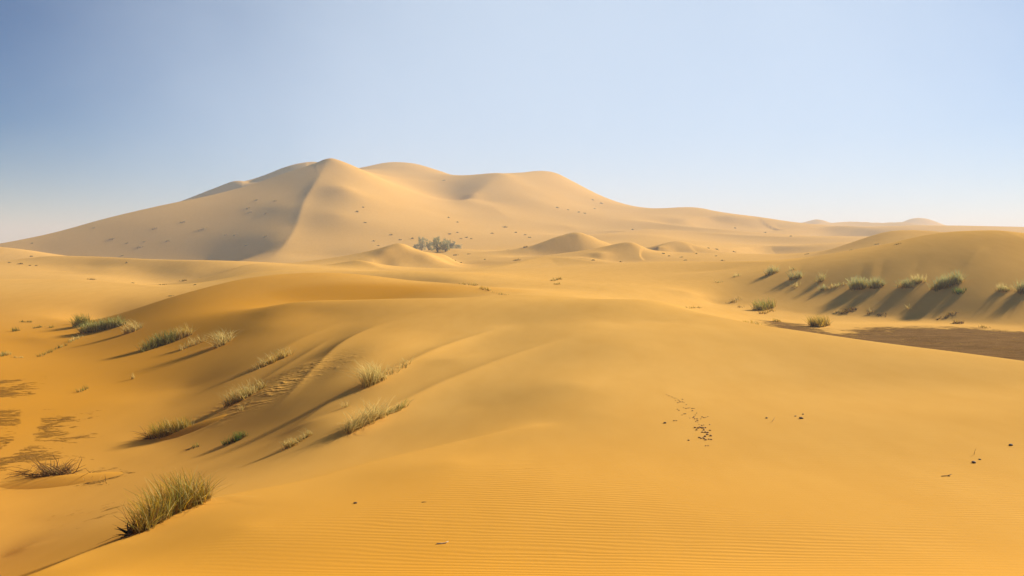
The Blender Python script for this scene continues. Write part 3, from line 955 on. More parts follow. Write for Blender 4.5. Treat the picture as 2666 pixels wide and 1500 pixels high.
plant('desert_bush', 'ochre green bush on the sandy floor with bare twigs at its left', 'bush', [(395, 1138), (430, 1136), (465, 1128), (488, 1118)], 34, 44, 1500, [(LF, 0.62, [('olive', 1), ('ochre', 1.2), ('green', 0.5)], dict(lean=0.5, droop=0.12)), (DS, 0.28, [('ochre', 1), ('straw', 0.5)], dict(lean=0.5, droop=0.2)), (TW, 0.03, [('dead', 1)], dict(twig=True, line=[(390, 1138), (420, 1137)], dirn=2.9, spread=0.6, low=0.3, hs=1.1))], 12, GV, 7, (0.75, 1, 1, 0.75), mound=(505, 1116, 1.5, 0.55, 0.16, 0.35))
plant('desert_shrub', 'low dark green shrub at the foot of the rippled spur', 'shrub', [(583, 1158), (605, 1152), (638, 1138)], 31, 24, 700, leafy(0.85, (('vivid', 1), ('olive', 0.6)), (('dead', 1),), lean=0.6, droop=0.1), 13, GV, 5, (0.6, 1, 0.8))
plant('grass_tuft', 'small green tuft between the ochre bush and the low dark green shrub', 'grass tuft', [(498, 1166), (516, 1162)], 31, 12, 90, [(LF, 0.6, [('vivid', 1), ('green', 1)], dict(lean=0.6)), (TW, 0.2, [('dead', 1)], dict(twig=True, hs=1.6, low=0.1))], 14, GV, 5)
plant('grass_clump', 'yellow grass strip below the two big straw clumps on the near spur', 'grass clump', [(740, 1170), (765, 1160), (790, 1145), (812, 1131)], 26.5, 33, 420, strawy(0.45, (('pale', 1), ('ochre', 0.7))), 15, GL, 4, (1, 0.8, 0.7, 0.8))
plant('grass_clump', 'big feathery straw clump on the upper of the two near spurs', 'grass clump', [(950, 1008), (975, 998), (995, 988)], 31.5, 70, 900, strawy(0.3, (('pale', 1), ('ochre', 0.5)), wind=(-0.2, 0)), 16, GL, 6, (1, 1, 0.8), 0.012)
plant('grass_clump', 'sparse curling straw sprigs trailing right of the upper big straw clump', 'grass clump', [(1010, 978), (1040, 964), (1068, 949)], 33, 44, 130, strawy(0.15, droop=0.9, wind=(0, 0)), 17, GL, 5, (0.7, 0.8, 1))
plant('grass_clump', 'big tangled straw clump on the lower of the two near spurs', 'grass clump', [(903, 1128), (930, 1115), (965, 1098), (995, 1086)], 26.5, 70, 1100, strawy(0.2, (('pale', 1),), wind=(0.15, 0), droop=0.75, lean=0.5), 18, GL, 6, (0.8, 0.9, 1, 0.9), 0.012)
plant('desert_shrub', 'low grey green shrub with straw at the right of the lower tangled clump', 'shrub', [(1005, 1082), (1030, 1070), (1058, 1060)], 27, 34, 260, leafy(0.5, (('pale', 1), ('green', 1)), (('straw', 1),), wind=(0.3, 0), droop=0.6), 19, GL, 5)
plant('grass_tuft', 'small straw tuft just above the lower tangled clump', 'grass tuft', [(896, 1062), (908, 1058)], 29, 22, 60, strawy(0.1), 20, GL, 4)
big = plant('grass_clump', 'largest grass clump with black charred roots on the nearest crest', 'grass clump', [(372, 1384), (410, 1362), (450, 1340), (500, 1318), (540, 1302)], 14.6, 112, 2600,
            [(LF, 0.55, [('ochre', 1.2), ('pale', 0.35), ('olive', 1.3), ('green', 0.3)], dict(lean=0.46, droop=0.25, wind=(-0.18, 0.0), line=[(365, 1388), (400, 1368), (450, 1342), (500, 1320), (535, 1304)])),
             (DS, 0.43, [('straw', 0.55), ('ochre', 1.0), ('dead', 1.2)], dict(lean=0.6, droop=0.5, wind=(-0.15, 0.0), hs=1.0)),
             ('seed_heads', 0.012, [('straw', 1)], dict(lean=0.5, droop=1.0, wind=(0.3, 0), hs=1.35)),
             (TW, 0.011, [('dead', 1)], dict(twig=True, line=[(345, 1392), (368, 1388)], dirn=2.75, spread=0.5, low=0.35, hs=0.85, rad=0.008, kink=0.22))],
            21, None, 9, (0.65, 0.85, 1.0, 0.95, 0.7), 0.010)


def char_stump(parent, px, py, d):
    rng = np.random.default_rng(5)
    cx, cy, cz = hit(px, py, d)
    R = np.stack([rng.normal(cx, 0.06, 30), rng.normal(cy, 0.05, 30), np.full(30, cz - 0.03), np.ones(30)], 1)
    R[:, :3] -= np.array(parent.location)
    V, Q, T = twigs_mesh(rng, R, 0.34, 46, 'char', 0.024, low=0.9, kink=0.3)
    o = link('charred_root', mesh_np('charred_root', V, Q, T, MAT_TWIG, smooth=False), parent)
    o['label'], o['kind'] = 'black charred root crown', 'stuff'


char_stump(big, 352, 1388, 13.7)
plant('dead_bush', 'collapsed heap of dead brown branches on the sandy floor near the left edge', 'dead bush', [(100, 1236), (145, 1238), (190, 1236)], 28.5, 44, 420,
      [(TW, 0.42, [('dead', 1)], dict(twig=True, line=[(120, 1238), (150, 1238), (175, 1238)], low=0.55, hs=1.5, rad=0.02, kink=0.2)),
       ('fallen_branches', 0.30, [('dead', 1)], dict(twig=True, line=[(30, 1232), (90, 1238), (150, 1240), (230, 1240)], low=0.10, hs=1.7, rad=0.013, kink=0.25, wpx=10)),
       (DS, 0.9, [('dead', 1), ('ochre', 1), ('straw', 0.5)], dict(line=[(110, 1236), (145, 1238), (178, 1238)], lean=0.9, droop=0.9, hs=1.0))], 22, GV, 8, (0.8, 1, 0.8), mound=(160, 1252, 2.4, 0.9, 0.14, 0.0))
plant('twig_litter', 'thin scatter of broken twigs on the sand right of the dead heap', 'twigs', [(210, 1248), (250, 1258), (285, 1262)], 27, 26, 60, [(TW, 0.4, [('dead', 1)], dict(twig=True, low=0.08, rad=0.009)), (DS, 0.4, [('dead', 1), ('straw', 0.3)], dict(lean=1.1))], 23, GV, 10)
plant('grass_tuft', 'low yellow green tuft at the left edge below the green hedge', 'grass tuft', [(2, 928), (14, 926), (26, 922)], 62, 13, 180, leafy(0.7, (('green', 1), ('pale', 1))), 24, GV, 4)
plant('grass_tuft', 'thin dry strip right of the tuft at the left edge', 'grass tuft', [(32, 931), (60, 932)], 60, 6, 70, strawy(0.3), 25, GV, 4)
plant('grass_tuft', 'short straw strip directly under the green hedge of shrubs', 'grass tuft', [(182, 892), (198, 884), (212, 877)], 66, 12, 160, strawy(0.5, (('green', 1), ('pale', 1))), 26, GV, 4)
plant('grass_tuft', 'long low green strip trailing down to the valley floor below the hedge', 'grass tuft', [(104, 929), (130, 918), (150, 908), (174, 899)], 61, 9, 300, leafy(0.6, (('olive', 1), ('green', 1)), (('ochre', 1), ('straw', 0.6))), 27, GV, 3)
for i, (ln, h, n, lb) in enumerate([
        ([(32, 862), (40, 863), (48, 861)], 13, 130, 'small green tuft nearest the left edge on the upper flat'),
        ([(56, 839), (70, 839), (84, 839)], 6, 130, 'flat dark green cushion furthest back on the upper left flat'),
        ([(86, 855), (97, 854), (108, 852)], 7, 120, 'low dark tuft midway along the upper left flat'),
        ([(131, 854), (138, 852)], 8, 70, 'small tuft closest to the round dark bush on the upper left flat')]):
    plant('grass_tuft', lb, 'grass tuft', ln, 75 if i != 1 else 82, h, n, leafy(0.75, (('vivid', 0.6), ('olive', 1), ('green', 0.6)), (('ochre', 1),), lean=0.6), 30 + i, GV, 3)

# --- face of the right hand dune
KD = [
    ('tiny sprig furthest left on the face of the right hand dune', [(1866, 736), (1872, 735)], 108, 9, 40, 'p', (1, 1)),
    ('tiny sprig second from the left on the face of the right hand dune', [(1911, 722), (1926, 718)], 108, 12, 80, 'p', (1, 1)),
    ('compact green shrub at the upper left of the right hand dune with one broad shadow', [(1996, 717), (2010, 714), (2024, 709)], 106, 24, 420, 'g', (0.7, 1, 0.9)),
    ('thin sprig just above the grey green shrub on the right hand dune', [(2061, 704), (2067, 702)], 104, 12, 36, 'p', (1, 1)),
    ('grey green shrub with yellow base right of the compact green shrub', [(2060, 727), (2072, 727), (2084, 722)], 100, 25, 380, 'g', (0.9, 1, 0.8)),
    ('loose sprigs hanging under the grey green shrub', [(2065, 748), (2075, 744)], 98, 14, 50, 'p', (1, 1)),
    ('pale tall sparse shrub above a smaller shrub on the right hand dune', [(2131, 733), (2145, 731)], 98, 28, 150, 'p', (1, 1)),
    ('small shrub below the pale tall sparse shrub', [(2133, 757), (2150, 753)], 95, 18, 220, 'g', (1, 0.8)),
    ('low mixed straw and green strip left of the largest round shrub', [(2165, 750), (2180, 747), (2196, 740)], 95, 14, 180, 'p', (0.8, 1, 0.7)),
    ('larger of the two round blue green shrubs side by side', [(2219, 751), (2236, 753), (2254, 747)], 94, 38, 1100, 'g', (0.85, 1, 0.7)),
    ('smaller of the two round blue green shrubs side by side', [(2269, 750), (2282, 749), (2294, 744)], 94, 30, 700, 'g', (1, 1, 0.7)),
    ('rounded green left half of the shrub pair before the biggest shrub', [(2347, 748), (2358, 749), (2370, 746)], 92, 24, 450, 'g', (1, 1, 0.9)),
    ('pale right half of the shrub pair before the biggest shrub', [(2373, 742), (2388, 737), (2402, 731)], 93, 28, 380, 'p', (0.9, 1, 0.8)),
    ('biggest elongated shrub rising to the right with the broadest shadow', [(2431, 756), (2455, 749), (2478, 741), (2500, 733)], 92, 37, 1900, 'g', (0.75, 0.85, 1, 1)),
    ('bright green little bush just under the biggest shrub', [(2485, 764), (2495, 765), (2504, 761)], 89, 16, 340, 'v', (0.8, 1, 0.8)),
    ('pale feathery shrub second from the right edge on the dune face', [(2600, 758), (2612, 758), (2624, 754)], 88, 24, 320, 'p', (0.9, 1, 0.7)),
    ('green shrub cut by the right edge of the view', [(2652, 764), (2666, 762), (2682, 755)], 87, 34, 800, 'g', (0.8, 1, 1)),
]
for i, (lb, ln, dd, h, n, st, prof) in enumerate(KD):
    pr = {'g': leafy(0.72, (('sage', 1), ('pale', 0.7)), (('ochre', 1), ('straw', 0.6)), lean=0.6, droop=0.15, wind=(-0.08, 0)),
          'p': strawy(0.5, (('pale', 1), ('green', 0.6)), lean=0.55, droop=0.3, wind=(-0.05, 0)),
          'v': leafy(0.9, (('vivid', 1), ('green', 0.5)), (('ochre', 1),), lean=0.6, droop=0.05)}[st]
    plant('desert_shrub' if h > 16 else 'grass_tuft', lb, 'shrub' if h > 16 else 'grass tuft', ln, dd, h, n, pr, 50 + i, GK, 4, prof)

# --- flat ground below it
FD = [
    ('desert_bush', 'two coloured bush, green left and ochre right, at the foot of the right hand dune', [(1968, 808), (1982, 808), (1998, 804), (2012, 799)], 92, 28, 900, leafy(0.55, (('green', 1), ('olive', 0.4)), (('ochre', 1), ('straw', 0.3)), lean=0.5, droop=0.1)),
    ('grass_clump', 'low brown clump directly in front of the two coloured bush', [(1980, 818), (1996, 815), (2013, 808)], 89, 9, 260, strawy(0.5, (('ochre', 1),), (('ochre', 1), ('dead', 1)))),
    ('desert_bush', 'round ochre bush standing alone on the flat at the edge of the brown pan', [(2114, 850), (2132, 852), (2152, 847)], 78, 30, 1300, leafy(0.55, (('ochre', 1), ('olive', 0.8)), (('ochre', 1),), lean=0.6, droop=0.08)),
    ('grass_tuft', 'small ochre tuft between the two coloured bush and the round ochre bush', [(2014, 838), (2029, 837)], 82, 11, 150, leafy(0.5, (('ochre', 1), ('olive', 0.5)), (('ochre', 1),))),
    ('grass_tuft', 'left of two small ochre tufts at the lip of the near dune', [(1939, 842), (1951, 842)], 82, 10, 90, leafy(0.4, (('ochre', 1),), (('ochre', 1), ('straw', 1)))),
    ('grass_tuft', 'right of two small ochre tufts at the lip of the near dune', [(1957, 845), (1976, 847)], 81, 12, 130, leafy(0.4, (('ochre', 1),), (('ochre', 1), ('straw', 1)))),
    ('grass_tuft', 'dry sprigs at the left foot of the right hand dune', [(1902, 790), (1912, 785), (1924, 778)], 97, 12, 120, strawy(0.3, (('ochre', 1),), (('straw', 1), ('dead', 1)))),
    ('grass_tuft', 'single dark sprig left of the two coloured bush', [(1925, 801), (1929, 800)], 94, 10, 30, strawy(0.4, (('olive', 1),), (('dead', 1),))),
    ('grass_tuft', 'flat faint ochre cushion near the summit edge left of the flat ground', [(1790, 803), (1805, 802), (1822, 801)], 90, 6, 160, leafy(0.3, (('ochre', 1),), (('ochre', 1), ('straw', 1)))),
    ('dead_bush', 'pale bleached wood lying at the toe of the dune below the round shrubs', [(2174, 815), (2192, 814)], 88, 7, 60, [(TW, 0.6, [('straw', 1)], dict(twig=True, low=0.2, hs=1.6)), (DS, 0.5, [('dead', 1)], dict(lean=0.9))]),
    ('dead_bush', 'tangle of dead twigs with an ochre tuft at the toe of the dune', [(2197, 815), (2215, 808), (2232, 801)], 88, 12, 130, [(TW, 0.4, [('dead', 1)], dict(twig=True, low=0.3, hs=1.2)), (DS, 0.6, [('ochre', 1), ('dead', 1)], dict(lean=0.7))]),
    ('dead_bush', 'upright dead stump at the toe of the dune', [(2264, 817), (2269, 816)], 86, 16, 26, [(TW, 0.5, [('straw', 1)], dict(twig=True, low=2.5, hs=1.0)), (DS, 0.5, [('dead', 1)], dict(lean=0.4))]),
    ('dead_bush', 'short dark log tilted at the toe of the dune right of the dead stump', [(2290, 819), (2301, 822)], 86, 7, 40, [(TW, 0.5, [('dead', 1)], dict(twig=True, low=0.2, hs=1.4)), (DS, 0.5, [('dead', 1)], dict(lean=0.9))]),
    ('dead_bush', 'dry twig strip at the foot of the dune below the biggest shrub', [(2440, 831), (2458, 826), (2479, 815)], 83, 8, 130, [(TW, 0.4, [('dead', 1)], dict(twig=True, low=0.2, hs=1.4)), (DS, 0.6, [('ochre', 1), ('dead', 1)], dict(lean=0.8))]),
    ('dead_bush', 'spiky dead bush on the flat nearest the brown pan under the biggest shrub', [(2480, 843), (2492, 842), (2504, 842)], 79, 13, 120, [(TW, 0.4, [('dead', 1)], dict(twig=True, low=0.6, hs=1.2)), (DS, 0.6, [('dead', 1), ('ochre', 0.6)], dict(lean=0.8))]),
    ('grass_tuft', 'small dark tuft at the edge of the brown pan near the right side', [(2557, 854), (2567, 852)], 76, 10, 70, leafy(0.4, (('olive', 1),), (('dead', 1), ('ochre', 1)))),
    ('grass_tuft', 'faint straw sprigs low on the dune face left of the biggest shadow', [(2362, 804), (2370, 800)], 88, 12, 30, strawy(0.2)),
]
for i, (nm, lb, ln, dd, h, n, pr) in enumerate(FD):
    plant(nm, lb, {'desert_bush': 'bush', 'grass_clump': 'grass clump', 'grass_tuft': 'grass tuft', 'dead_bush': 'dead bush'}[nm], ln, dd, h, n, pr, 80 + i, GR, 4)

# --- behind the summit
MD = [
    ('ochre grass mound alone on the pale slope behind the summit', [(1438, 732), (1450, 729), (1462, 726)], 115, 9, 260),
    ('small flat tuft just in front of the lone ochre grass mound', [(1446, 741), (1459, 740)], 108, 6, 120),
    ('left ochre tuft at the right rim of the orange bowl', [(1228, 744), (1241, 743)], 92, 10, 140),
    ('right ochre tuft at the right rim of the orange bowl', [(1252, 752), (1265, 755), (1276, 758)], 84, 12, 200),
    ('thin dry strip at the far left of the orange bowl rim tufts', [(1199, 740), (1215, 741)], 95, 5, 80),
    ('sparse low sprigs running down right from the orange bowl rim', [(1282, 762), (1300, 766), (1322, 769)], 74, 7, 90),
]
for i, (lb, ln, dd, h, n) in enumerate(MD):
    plant('grass_tuft', lb, 'grass tuft', ln, dd, h, n, leafy(0.4, (('ochre', 1), ('olive', 0.4)), (('ochre', 1), ('straw', 0.7)), lean=0.6), 110 + i, 'tufts behind the summit', 3)
# ------------------------------------------------------------------ far shrubs: one small thing each
def tiny_shrub(name, label, px, py, d, w_px, h_px, seed, group):
    rng = np.random.default_rng(seed)
    x, y, z = hit(px, py, d)
    w, h = 0.75 * w_px / F * y, 0.62 * h_px / F * y
    n = 60
    R = np.stack([rng.normal(0, w * 0.26, n), rng.normal(0, w * 0.2, n), np.zeros(n), np.ones(n)], 1)
    R[:, 2] = height(x + R[:, 0], y + R[:, 1]) + ZC - z
    V, Q, T = blades_mesh(rng, R, h, n, [('olive', 0.35), ('faint', 1.6)], 0.0008 * y, lean=0.7, wind=(0, 0), droop=0.15, stations=4)
    o = link(name, mesh_np(name, V, Q, T, MAT_BLADE))
    o.location = (x, y, z)
    o['label'], o['category'], o['group'] = label, 'shrub', group
    return o


ORD = ['first', 'second', 'third', 'fourth', 'fifth', 'sixth', 'seventh', 'eighth', 'ninth', 'tenth', 'eleventh', 'twelfth', 'thirteenth', 'fourteenth', 'fifteenth', 'sixteenth', 'seventeenth', 'eighteenth', 'nineteenth', 'twentieth',
       'twenty-first', 'twenty-second', 'twenty-third', 'twenty-fourth', 'twenty-fifth', 'twenty-sixth', 'twenty-seventh', 'twenty-eighth', 'twenty-ninth', 'thirtieth', 'thirty-first', 'thirty-second', 'thirty-third', 'thirty-fourth', 'thirty-fifth']
FAR = {
    'on the shaded left face of the great dune': [(84, 634, 480, 6, 3), (245, 594, 505, 9, 4), (292, 623, 497, 17, 6), (330, 634, 490, 7, 3), (375, 630, 495, 8, 3), (362, 645, 485, 26, 5), (402, 596, 512, 14, 5), (438, 628, 495, 14, 5), (477, 579, 525, 16, 6), (528, 598, 515, 22, 7), (588, 612, 510, 9, 5), (611, 613, 512, 9, 5), (645, 543, 545, 14, 5), (652, 553, 538, 14, 5), (668, 522, 560, 10, 5), (693, 556, 530, 12, 5), (716, 524, 555, 8, 5), (640, 640, 460, 14, 5), (690, 617, 470, 12, 5), (318, 666, 470, 8, 3)],
    'on the sunlit right face of the great dune': [(888, 677, 380, 6, 4), (930, 552, 520, 9, 7), (946, 540, 530, 6, 4), (951, 580, 500, 9, 4), (972, 628, 460, 7, 4), (985, 640, 430, 8, 3), (1019, 612, 480, 8, 6), (1042, 625, 460, 9, 5), (1074, 622, 460, 9, 8), (1156, 470, 735, 9, 3), (1168, 567, 560, 8, 4), (1171, 610, 490, 8, 6), (1191, 579, 560, 6, 4), (1191, 606, 500, 7, 4), (1201, 622, 480, 10, 4), (1215, 619, 485, 9, 5), (1227, 622, 480, 7, 4), (1281, 608, 500, 14, 4), (1315, 592, 540, 15, 7), (1343, 606, 510, 8, 5), (1367, 612, 500, 10, 4), (1378, 619, 490, 9, 4), (1451, 541, 680, 9, 4), (1479, 547, 680, 7, 3), (1507, 553, 665, 8, 4), (1523, 556, 660, 8, 4), (1543, 521, 770, 9, 4), (1549, 544, 720, 6, 3), (1566, 530, 770, 10, 5), (1647, 598, 560, 7, 4)],
    'on the low ground among the middle dunes': [(951, 668, 300, 12, 4), (1012, 696, 205, 18, 6), (1120, 704, 200, 10, 4), (1155, 706, 195, 12, 4), (1173, 676, 265, 12, 5), (1184, 680, 258, 10, 5), (1187, 665, 300, 20, 7), (1200, 684, 245, 8, 3), (1220, 662, 305, 16, 4), (1262, 676, 260, 6, 3), (1325, 652, 325, 12, 4), (1346, 678, 215, 24, 8), (1367, 645, 310, 17, 8), (1544, 678, 236, 9, 5), (1615, 682, 200, 12, 5), (1727, 661, 255, 9, 5), (1742, 667, 245, 9, 4)],
    'on the pale plain towards the far right': [(1774, 670, 205, 12, 4), (1785, 678, 185, 9, 4), (1813, 661, 250, 6, 4), (1845, 647, 320, 7, 3), (1866, 650, 310, 9, 4), (1864, 667, 210, 6, 3), (1881, 679, 160, 12, 5), (1911, 656, 290, 9, 4), (1913, 594, 575, 7, 4), (1992, 606, 560, 7, 4), (2059, 616, 520, 8, 4), (2101, 662, 205, 18, 4), (2217, 652, 208, 12, 4), (2284, 636, 212, 14, 4)],
    'on the low dunes at the far left': [(25, 684, 225, 12, 4), (52, 688, 218, 16, 7), (78, 692, 212, 6, 4), (94, 692, 212, 9, 4), (82, 668, 262, 9, 4), (240, 728, 165, 28, 6), (329, 685, 203, 6, 6), (345, 737, 165, 10, 3), (420, 743, 160, 30, 7), (480, 732, 172, 32, 10), (522, 726, 175, 15, 5), (443, 771, 98, 18, 4), (508, 742, 110, 10, 4)],
}
seed = 300
for where, L in FAR.items():
    L = sorted(L)
    for i, (px, py, d, w, h) in enumerate(L):
        tiny_shrub('distant_shrub', 'tiny dark shrub %s, %s from the left' % (where, ORD[i]), px, py, d, w, h, seed, 'tiny shrubs ' + where)
        seed += 1
o = tiny_shrub('distant_shrub', 'tiny dark shrub on the crest line of the right hand dune', 2338, 636, 112, 20, 5, 900, 'shrubs on the face of the right hand dune')


# ------------------------------------------------------------------ the grove at the foot of the great dune
def tree(label, px, py, d, w_px, h_px, seed):
    rng = np.random.default_rng(seed)
    x, y, z = hit(px, py, d)
    h, w = h_px / F * y, w_px / F * y
    root = bpy.data.objects.new('tamarisk_tree', None)
    col.objects.link(root)
    root.location = (x, y, z)
    root['label'], root['category'], root['group'] = label, 'tree', 'grove at the foot of the great dune'
    # trunk and limbs
    Vs, Qs, Ts, off = [], [], [], 0
    tips = []
    for b in range(6):
        p = np.array([rng.normal(0, 0.15), rng.normal(0, 0.15), -0.3])
        a = rng.uniform(0, 6.283)
        e = np.array([math.cos(a), math.sin(a), 0]) * w * rng.uniform(0.12, 0.38)
        e[2] = h * rng.uniform(0.5, 0.8)
        r0 = 0.16 * h / 6
        st = 6
        ring = []
        for k in range(st):
            f = k / (st - 1)
            c = p * (1 - f) + e * f + np.array([math.sin(f * 3 + b) * 0.12 * w * f * (1 - f), math.cos(f * 4 + b) * 0.1 * w * f * (1 - f), 0])
            for q in range(5):
                th = q * 1.2566
                ring.append(c + np.array([math.cos(th), math.sin(th), 0]) * r0 * (1 - 0.75 * f))
        tips.append(e)
        Vs.append(np.array(ring))
        bb = np.arange(st - 1)[:, None] * 5 + np.arange(5)[None]
        b2 = np.arange(st - 1)[:, None] * 5 + (np.arange(5)[None] + 1) % 5
        Qs.append(np.stack([bb, b2, b2 + 5, bb + 5], -1).reshape(-1, 4) + off)
        off += st * 5
        Ts.append(np.tile(np.array([[0.10, 0.07, 0.045]]), (st * 5, 1)) * rng.uniform(0.8, 1.2))
    link('trunk', mesh_np('trunk', np.vstack(Vs), np.vstack(Qs), np.vstack(Ts), MAT_TWIG), root)
    # crown: leaf sprays in clumps
    cl = []
    for t in tips:
        for _ in range(5):
            cl.append(t + rng.normal(0, 1, 3) * np.array([w * 0.14, w * 0.14, h * 0.13]))
    for _ in range(26):
        cl.append(np.array([rng.normal(0, w * 0.22), rng.normal(0, w * 0.22), h * rng.uniform(0.06, 0.5)]))
    cl = np.array(cl)
    cl[:, 2] = np.clip(cl[:, 2], 0.08 * h, 0.93 * h)
    n = 2200
    c = cl[rng.integers(0, len(cl), n)] + rng.normal(0, 1, (n, 3)) * np.array([w, w, h]) * 0.055
    c[:, 2] = np.maximum(c[:, 2], 0.05)
    s = rng.uniform(0.10, 0.30, n) * (h / 6) ** 0.5
    u = rng.normal(0, 1, (n, 3)); u /= np.linalg.norm(u, axis=1)[:, None]
    v = np.cross(u, rng.normal(0, 1, (n, 3))); v /= np.linalg.norm(v, axis=1)[:, None]
    V = np.stack([c - u * s[:, None], c + v * s[:, None] * 0.4, c + u * s[:, None], c - v * s[:, None] * 0.4], 1).reshape(-1, 3)
    Q = np.arange(n * 4).reshape(-1, 4)
    T = np.array([[0.36, 0.34, 0.16]]) * rng.uniform(0.6, 1.5, (n, 1))
    link('crown', mesh_np('crown', V, Q, np.repeat(T, 4, 0), MAT_BLADE, smooth=False), root)['kind'] = 'stuff'


for i, (px, py, w, h, lb) in enumerate([
        (1083, 650, 14, 14, 'low straggling bush tree at the left end of the grove'),
        (1098, 652, 26, 34, 'leftmost tall grey green tree of the grove'),
        (1118, 655, 26, 30, 'grey green tree second of the tall ones from the left in the grove'),
        (1140, 656, 36, 42, 'tallest and broadest tree in the middle of the grove'),
        (1160, 655, 26, 33, 'tree with open top just right of the tallest tree of the grove'),
        (1174, 652, 20, 28, 'slim tree on the right side of the grove'),
        (1190, 650, 26, 14, 'lowest spreading bush tree at the right end of the grove')]):
    tree(lb, px, py, 408, w, h, 700 + i)


# ------------------------------------------------------------------ stones, clods and sticks on the near sand
def new_simple(name, colr, rough=0.85):
    m, nt, b, out = new_mat(name)
    n = nt.nodes.new('ShaderNodeTexNoise')
    n.inputs['Scale'].default_value = 25.0
    n.inputs['Detail'].default_value = 4.0
    r = nt.nodes.new('ShaderNodeValToRGB')
    r.color_ramp.elements[0].color = tuple(c * 0.6 for c in colr) + (1,)
    r.color_ramp.elements[1].color = tuple(min(1, c * 1.4) for c in colr) + (1,)
    g = nt.nodes.new('ShaderNodeNewGeometry')
    nt.links.new(g.outputs['Position'], n.inputs['Vector'])
    nt.links.new(n.outputs['Fac'], r.inputs['Fac'])
    nt.links.new(r.outputs['Color'], b.inputs['Base Color'])
    b.inputs['Roughness'].default_value = rough
    return m


M_STONE = new_simple('dark_stone', (0.13, 0.08, 0.04))
M_LUMP = new_simple('dark_lump', (0.42, 0.21, 0.045))  # darker than the sand, for the lumps set on the trail
M_STICK = new_simple('bleached_stick', (0.62, 0.50, 0.32))
M_TWIG2 = new_simple('brown_twig', (0.11, 0.06, 0.025))


def lump_mesh(name, seed, mat, flat=0.6):
    rng = np.random.default_rng(seed)
    import bmesh
    bm = bmesh.new()
    bmesh.ops.create_icosphere(bm, subdivisions=2, radius=1.0)
    for v in bm.verts:
        nrm = v.co.normalized()
        k = 1 + 0.28 * mnoise.noise(nrm * 1.6 + Vector((seed * 3.1, 0, 0))) + 0.12 * mnoise.noise(nrm * 4 + Vector((0, seed, 0)))
        v.co = nrm * k
        v.co.z *= flat
    me = bpy.data.meshes.new(name)
    bm.to_mesh(me)
    bm.free()
    for p in me.polygons:
        p.use_smooth = True
    me.materials.append(mat)
    return me


LUMPS = [lump_mesh('lump', k, M_LUMP) for k in range(5)]
STONES = [lump_mesh('stone', 20 + k, M_STONE) for k in range(4)]


def drop(name, me, label, cat, px, py, d, size, group=None, rot=0.0, sink=0.25):
    x, y, z = hit(px, py, d)
    o = link(name, me)
    o.location = (x, y, z + size * (0.55 - sink))
    o.scale = (size * 1.25, size * 0.9, size)
    o.rotation_euler = (0, 0, rot)
    o['label'], o['category'] = label, cat
    if group:
        o['group'] = group
    return o


for i, (px, py, d, s, lb) in enumerate([
        (925, 1311, 13.6, 0.028, 'black pebble alone on the rippled sand left of centre'),
        (2632, 1160, 15.6, 0.040, 'dark pebble nearest the right edge on the rippled sand'),
        (2535, 1205, 14.6, 0.040, 'dark pebble just above the forked twig at the right'),
        (2551, 1197, 14.9, 0.022, 'tiny pebble up right of the dark pebble by the forked twig'),
        (2086, 1090, 19.6, 0.045, 'flat dark stone in the trio right of the clod trail'),
        (2071, 1084, 20.0, 0.022, 'smallest stone in the trio right of the clod trail'),
        (2091, 1079, 20.2, 0.026, 'upper stone in the trio right of the clod trail'),
        (1996, 1089, 20.2, 0.030, 'single brown pebble between the clod trail and the stone trio'),
        (1731, 1102, 20.6, 0.035, 'lone brown pebble left of the clod trail')]):
    drop('pebble', STONES[i % 4], lb, 'pebble', px, py, d, s, 'pebbles on the near sand', i * 0.7)

TRAIL = [(1735, 1028), (1742, 1031), (1750, 1034), (1756, 1037), (1760, 1037), (1759, 1043), (1766, 1042), (1769, 1044), (1777, 1040), (1765, 1049), (1771, 1047), (1777, 1047), (1781, 1048), (1787, 1054), (1780, 1062), (1786, 1064), (1792, 1063), (1796, 1062), (1802, 1064), (1807, 1064), (1764, 1066), (1768, 1069), (1776, 1081), (1781, 1078), (1785, 1078), (1803, 1070), (1814, 1076), (1810, 1081), (1796, 1089), (1805, 1088), (1807, 1086), (1809, 1091), (1815, 1091), (1816, 1095), (1812, 1098), (1817, 1099), (1828, 1086), (1833, 1088), (1838, 1087), (1843, 1085), (1825, 1091), (1820, 1105), (1826, 1107), (1828, 1109), (1832, 1107), (1810, 1114), (1818, 1115), (1822, 1113), (1826, 1114), (1831, 1115), (1837, 1114), (1814, 1120), (1833, 1120), (1849, 1121), (1829, 1126), (1837, 1126), (1843, 1127), (1842, 1132), (1851, 1135), (1836, 1137), (1821, 1140), (1826, 1142), (1831, 1141), (1834, 1143), (1838, 1146), (1846, 1144), (1852, 1145), (1793, 1147), (1838, 1161), (1844, 1161), (1848, 1106), (1755, 1096), (1761, 1096)]
for i, (px, py) in enumerate(TRAIL):  # dark lumps stand in for the dark spots of the trail
    s = 0.014 + 0.010 * RNG.random() + (0.010 if 1110 < py < 1150 else 0)
    drop('trail_lump', LUMPS[i % 5], 'small dark clod in the trail of disturbed sand on the near slope', 'lump', px, py, 21.5, s, 'clods in the trail of disturbed sand', RNG.random() * 6)


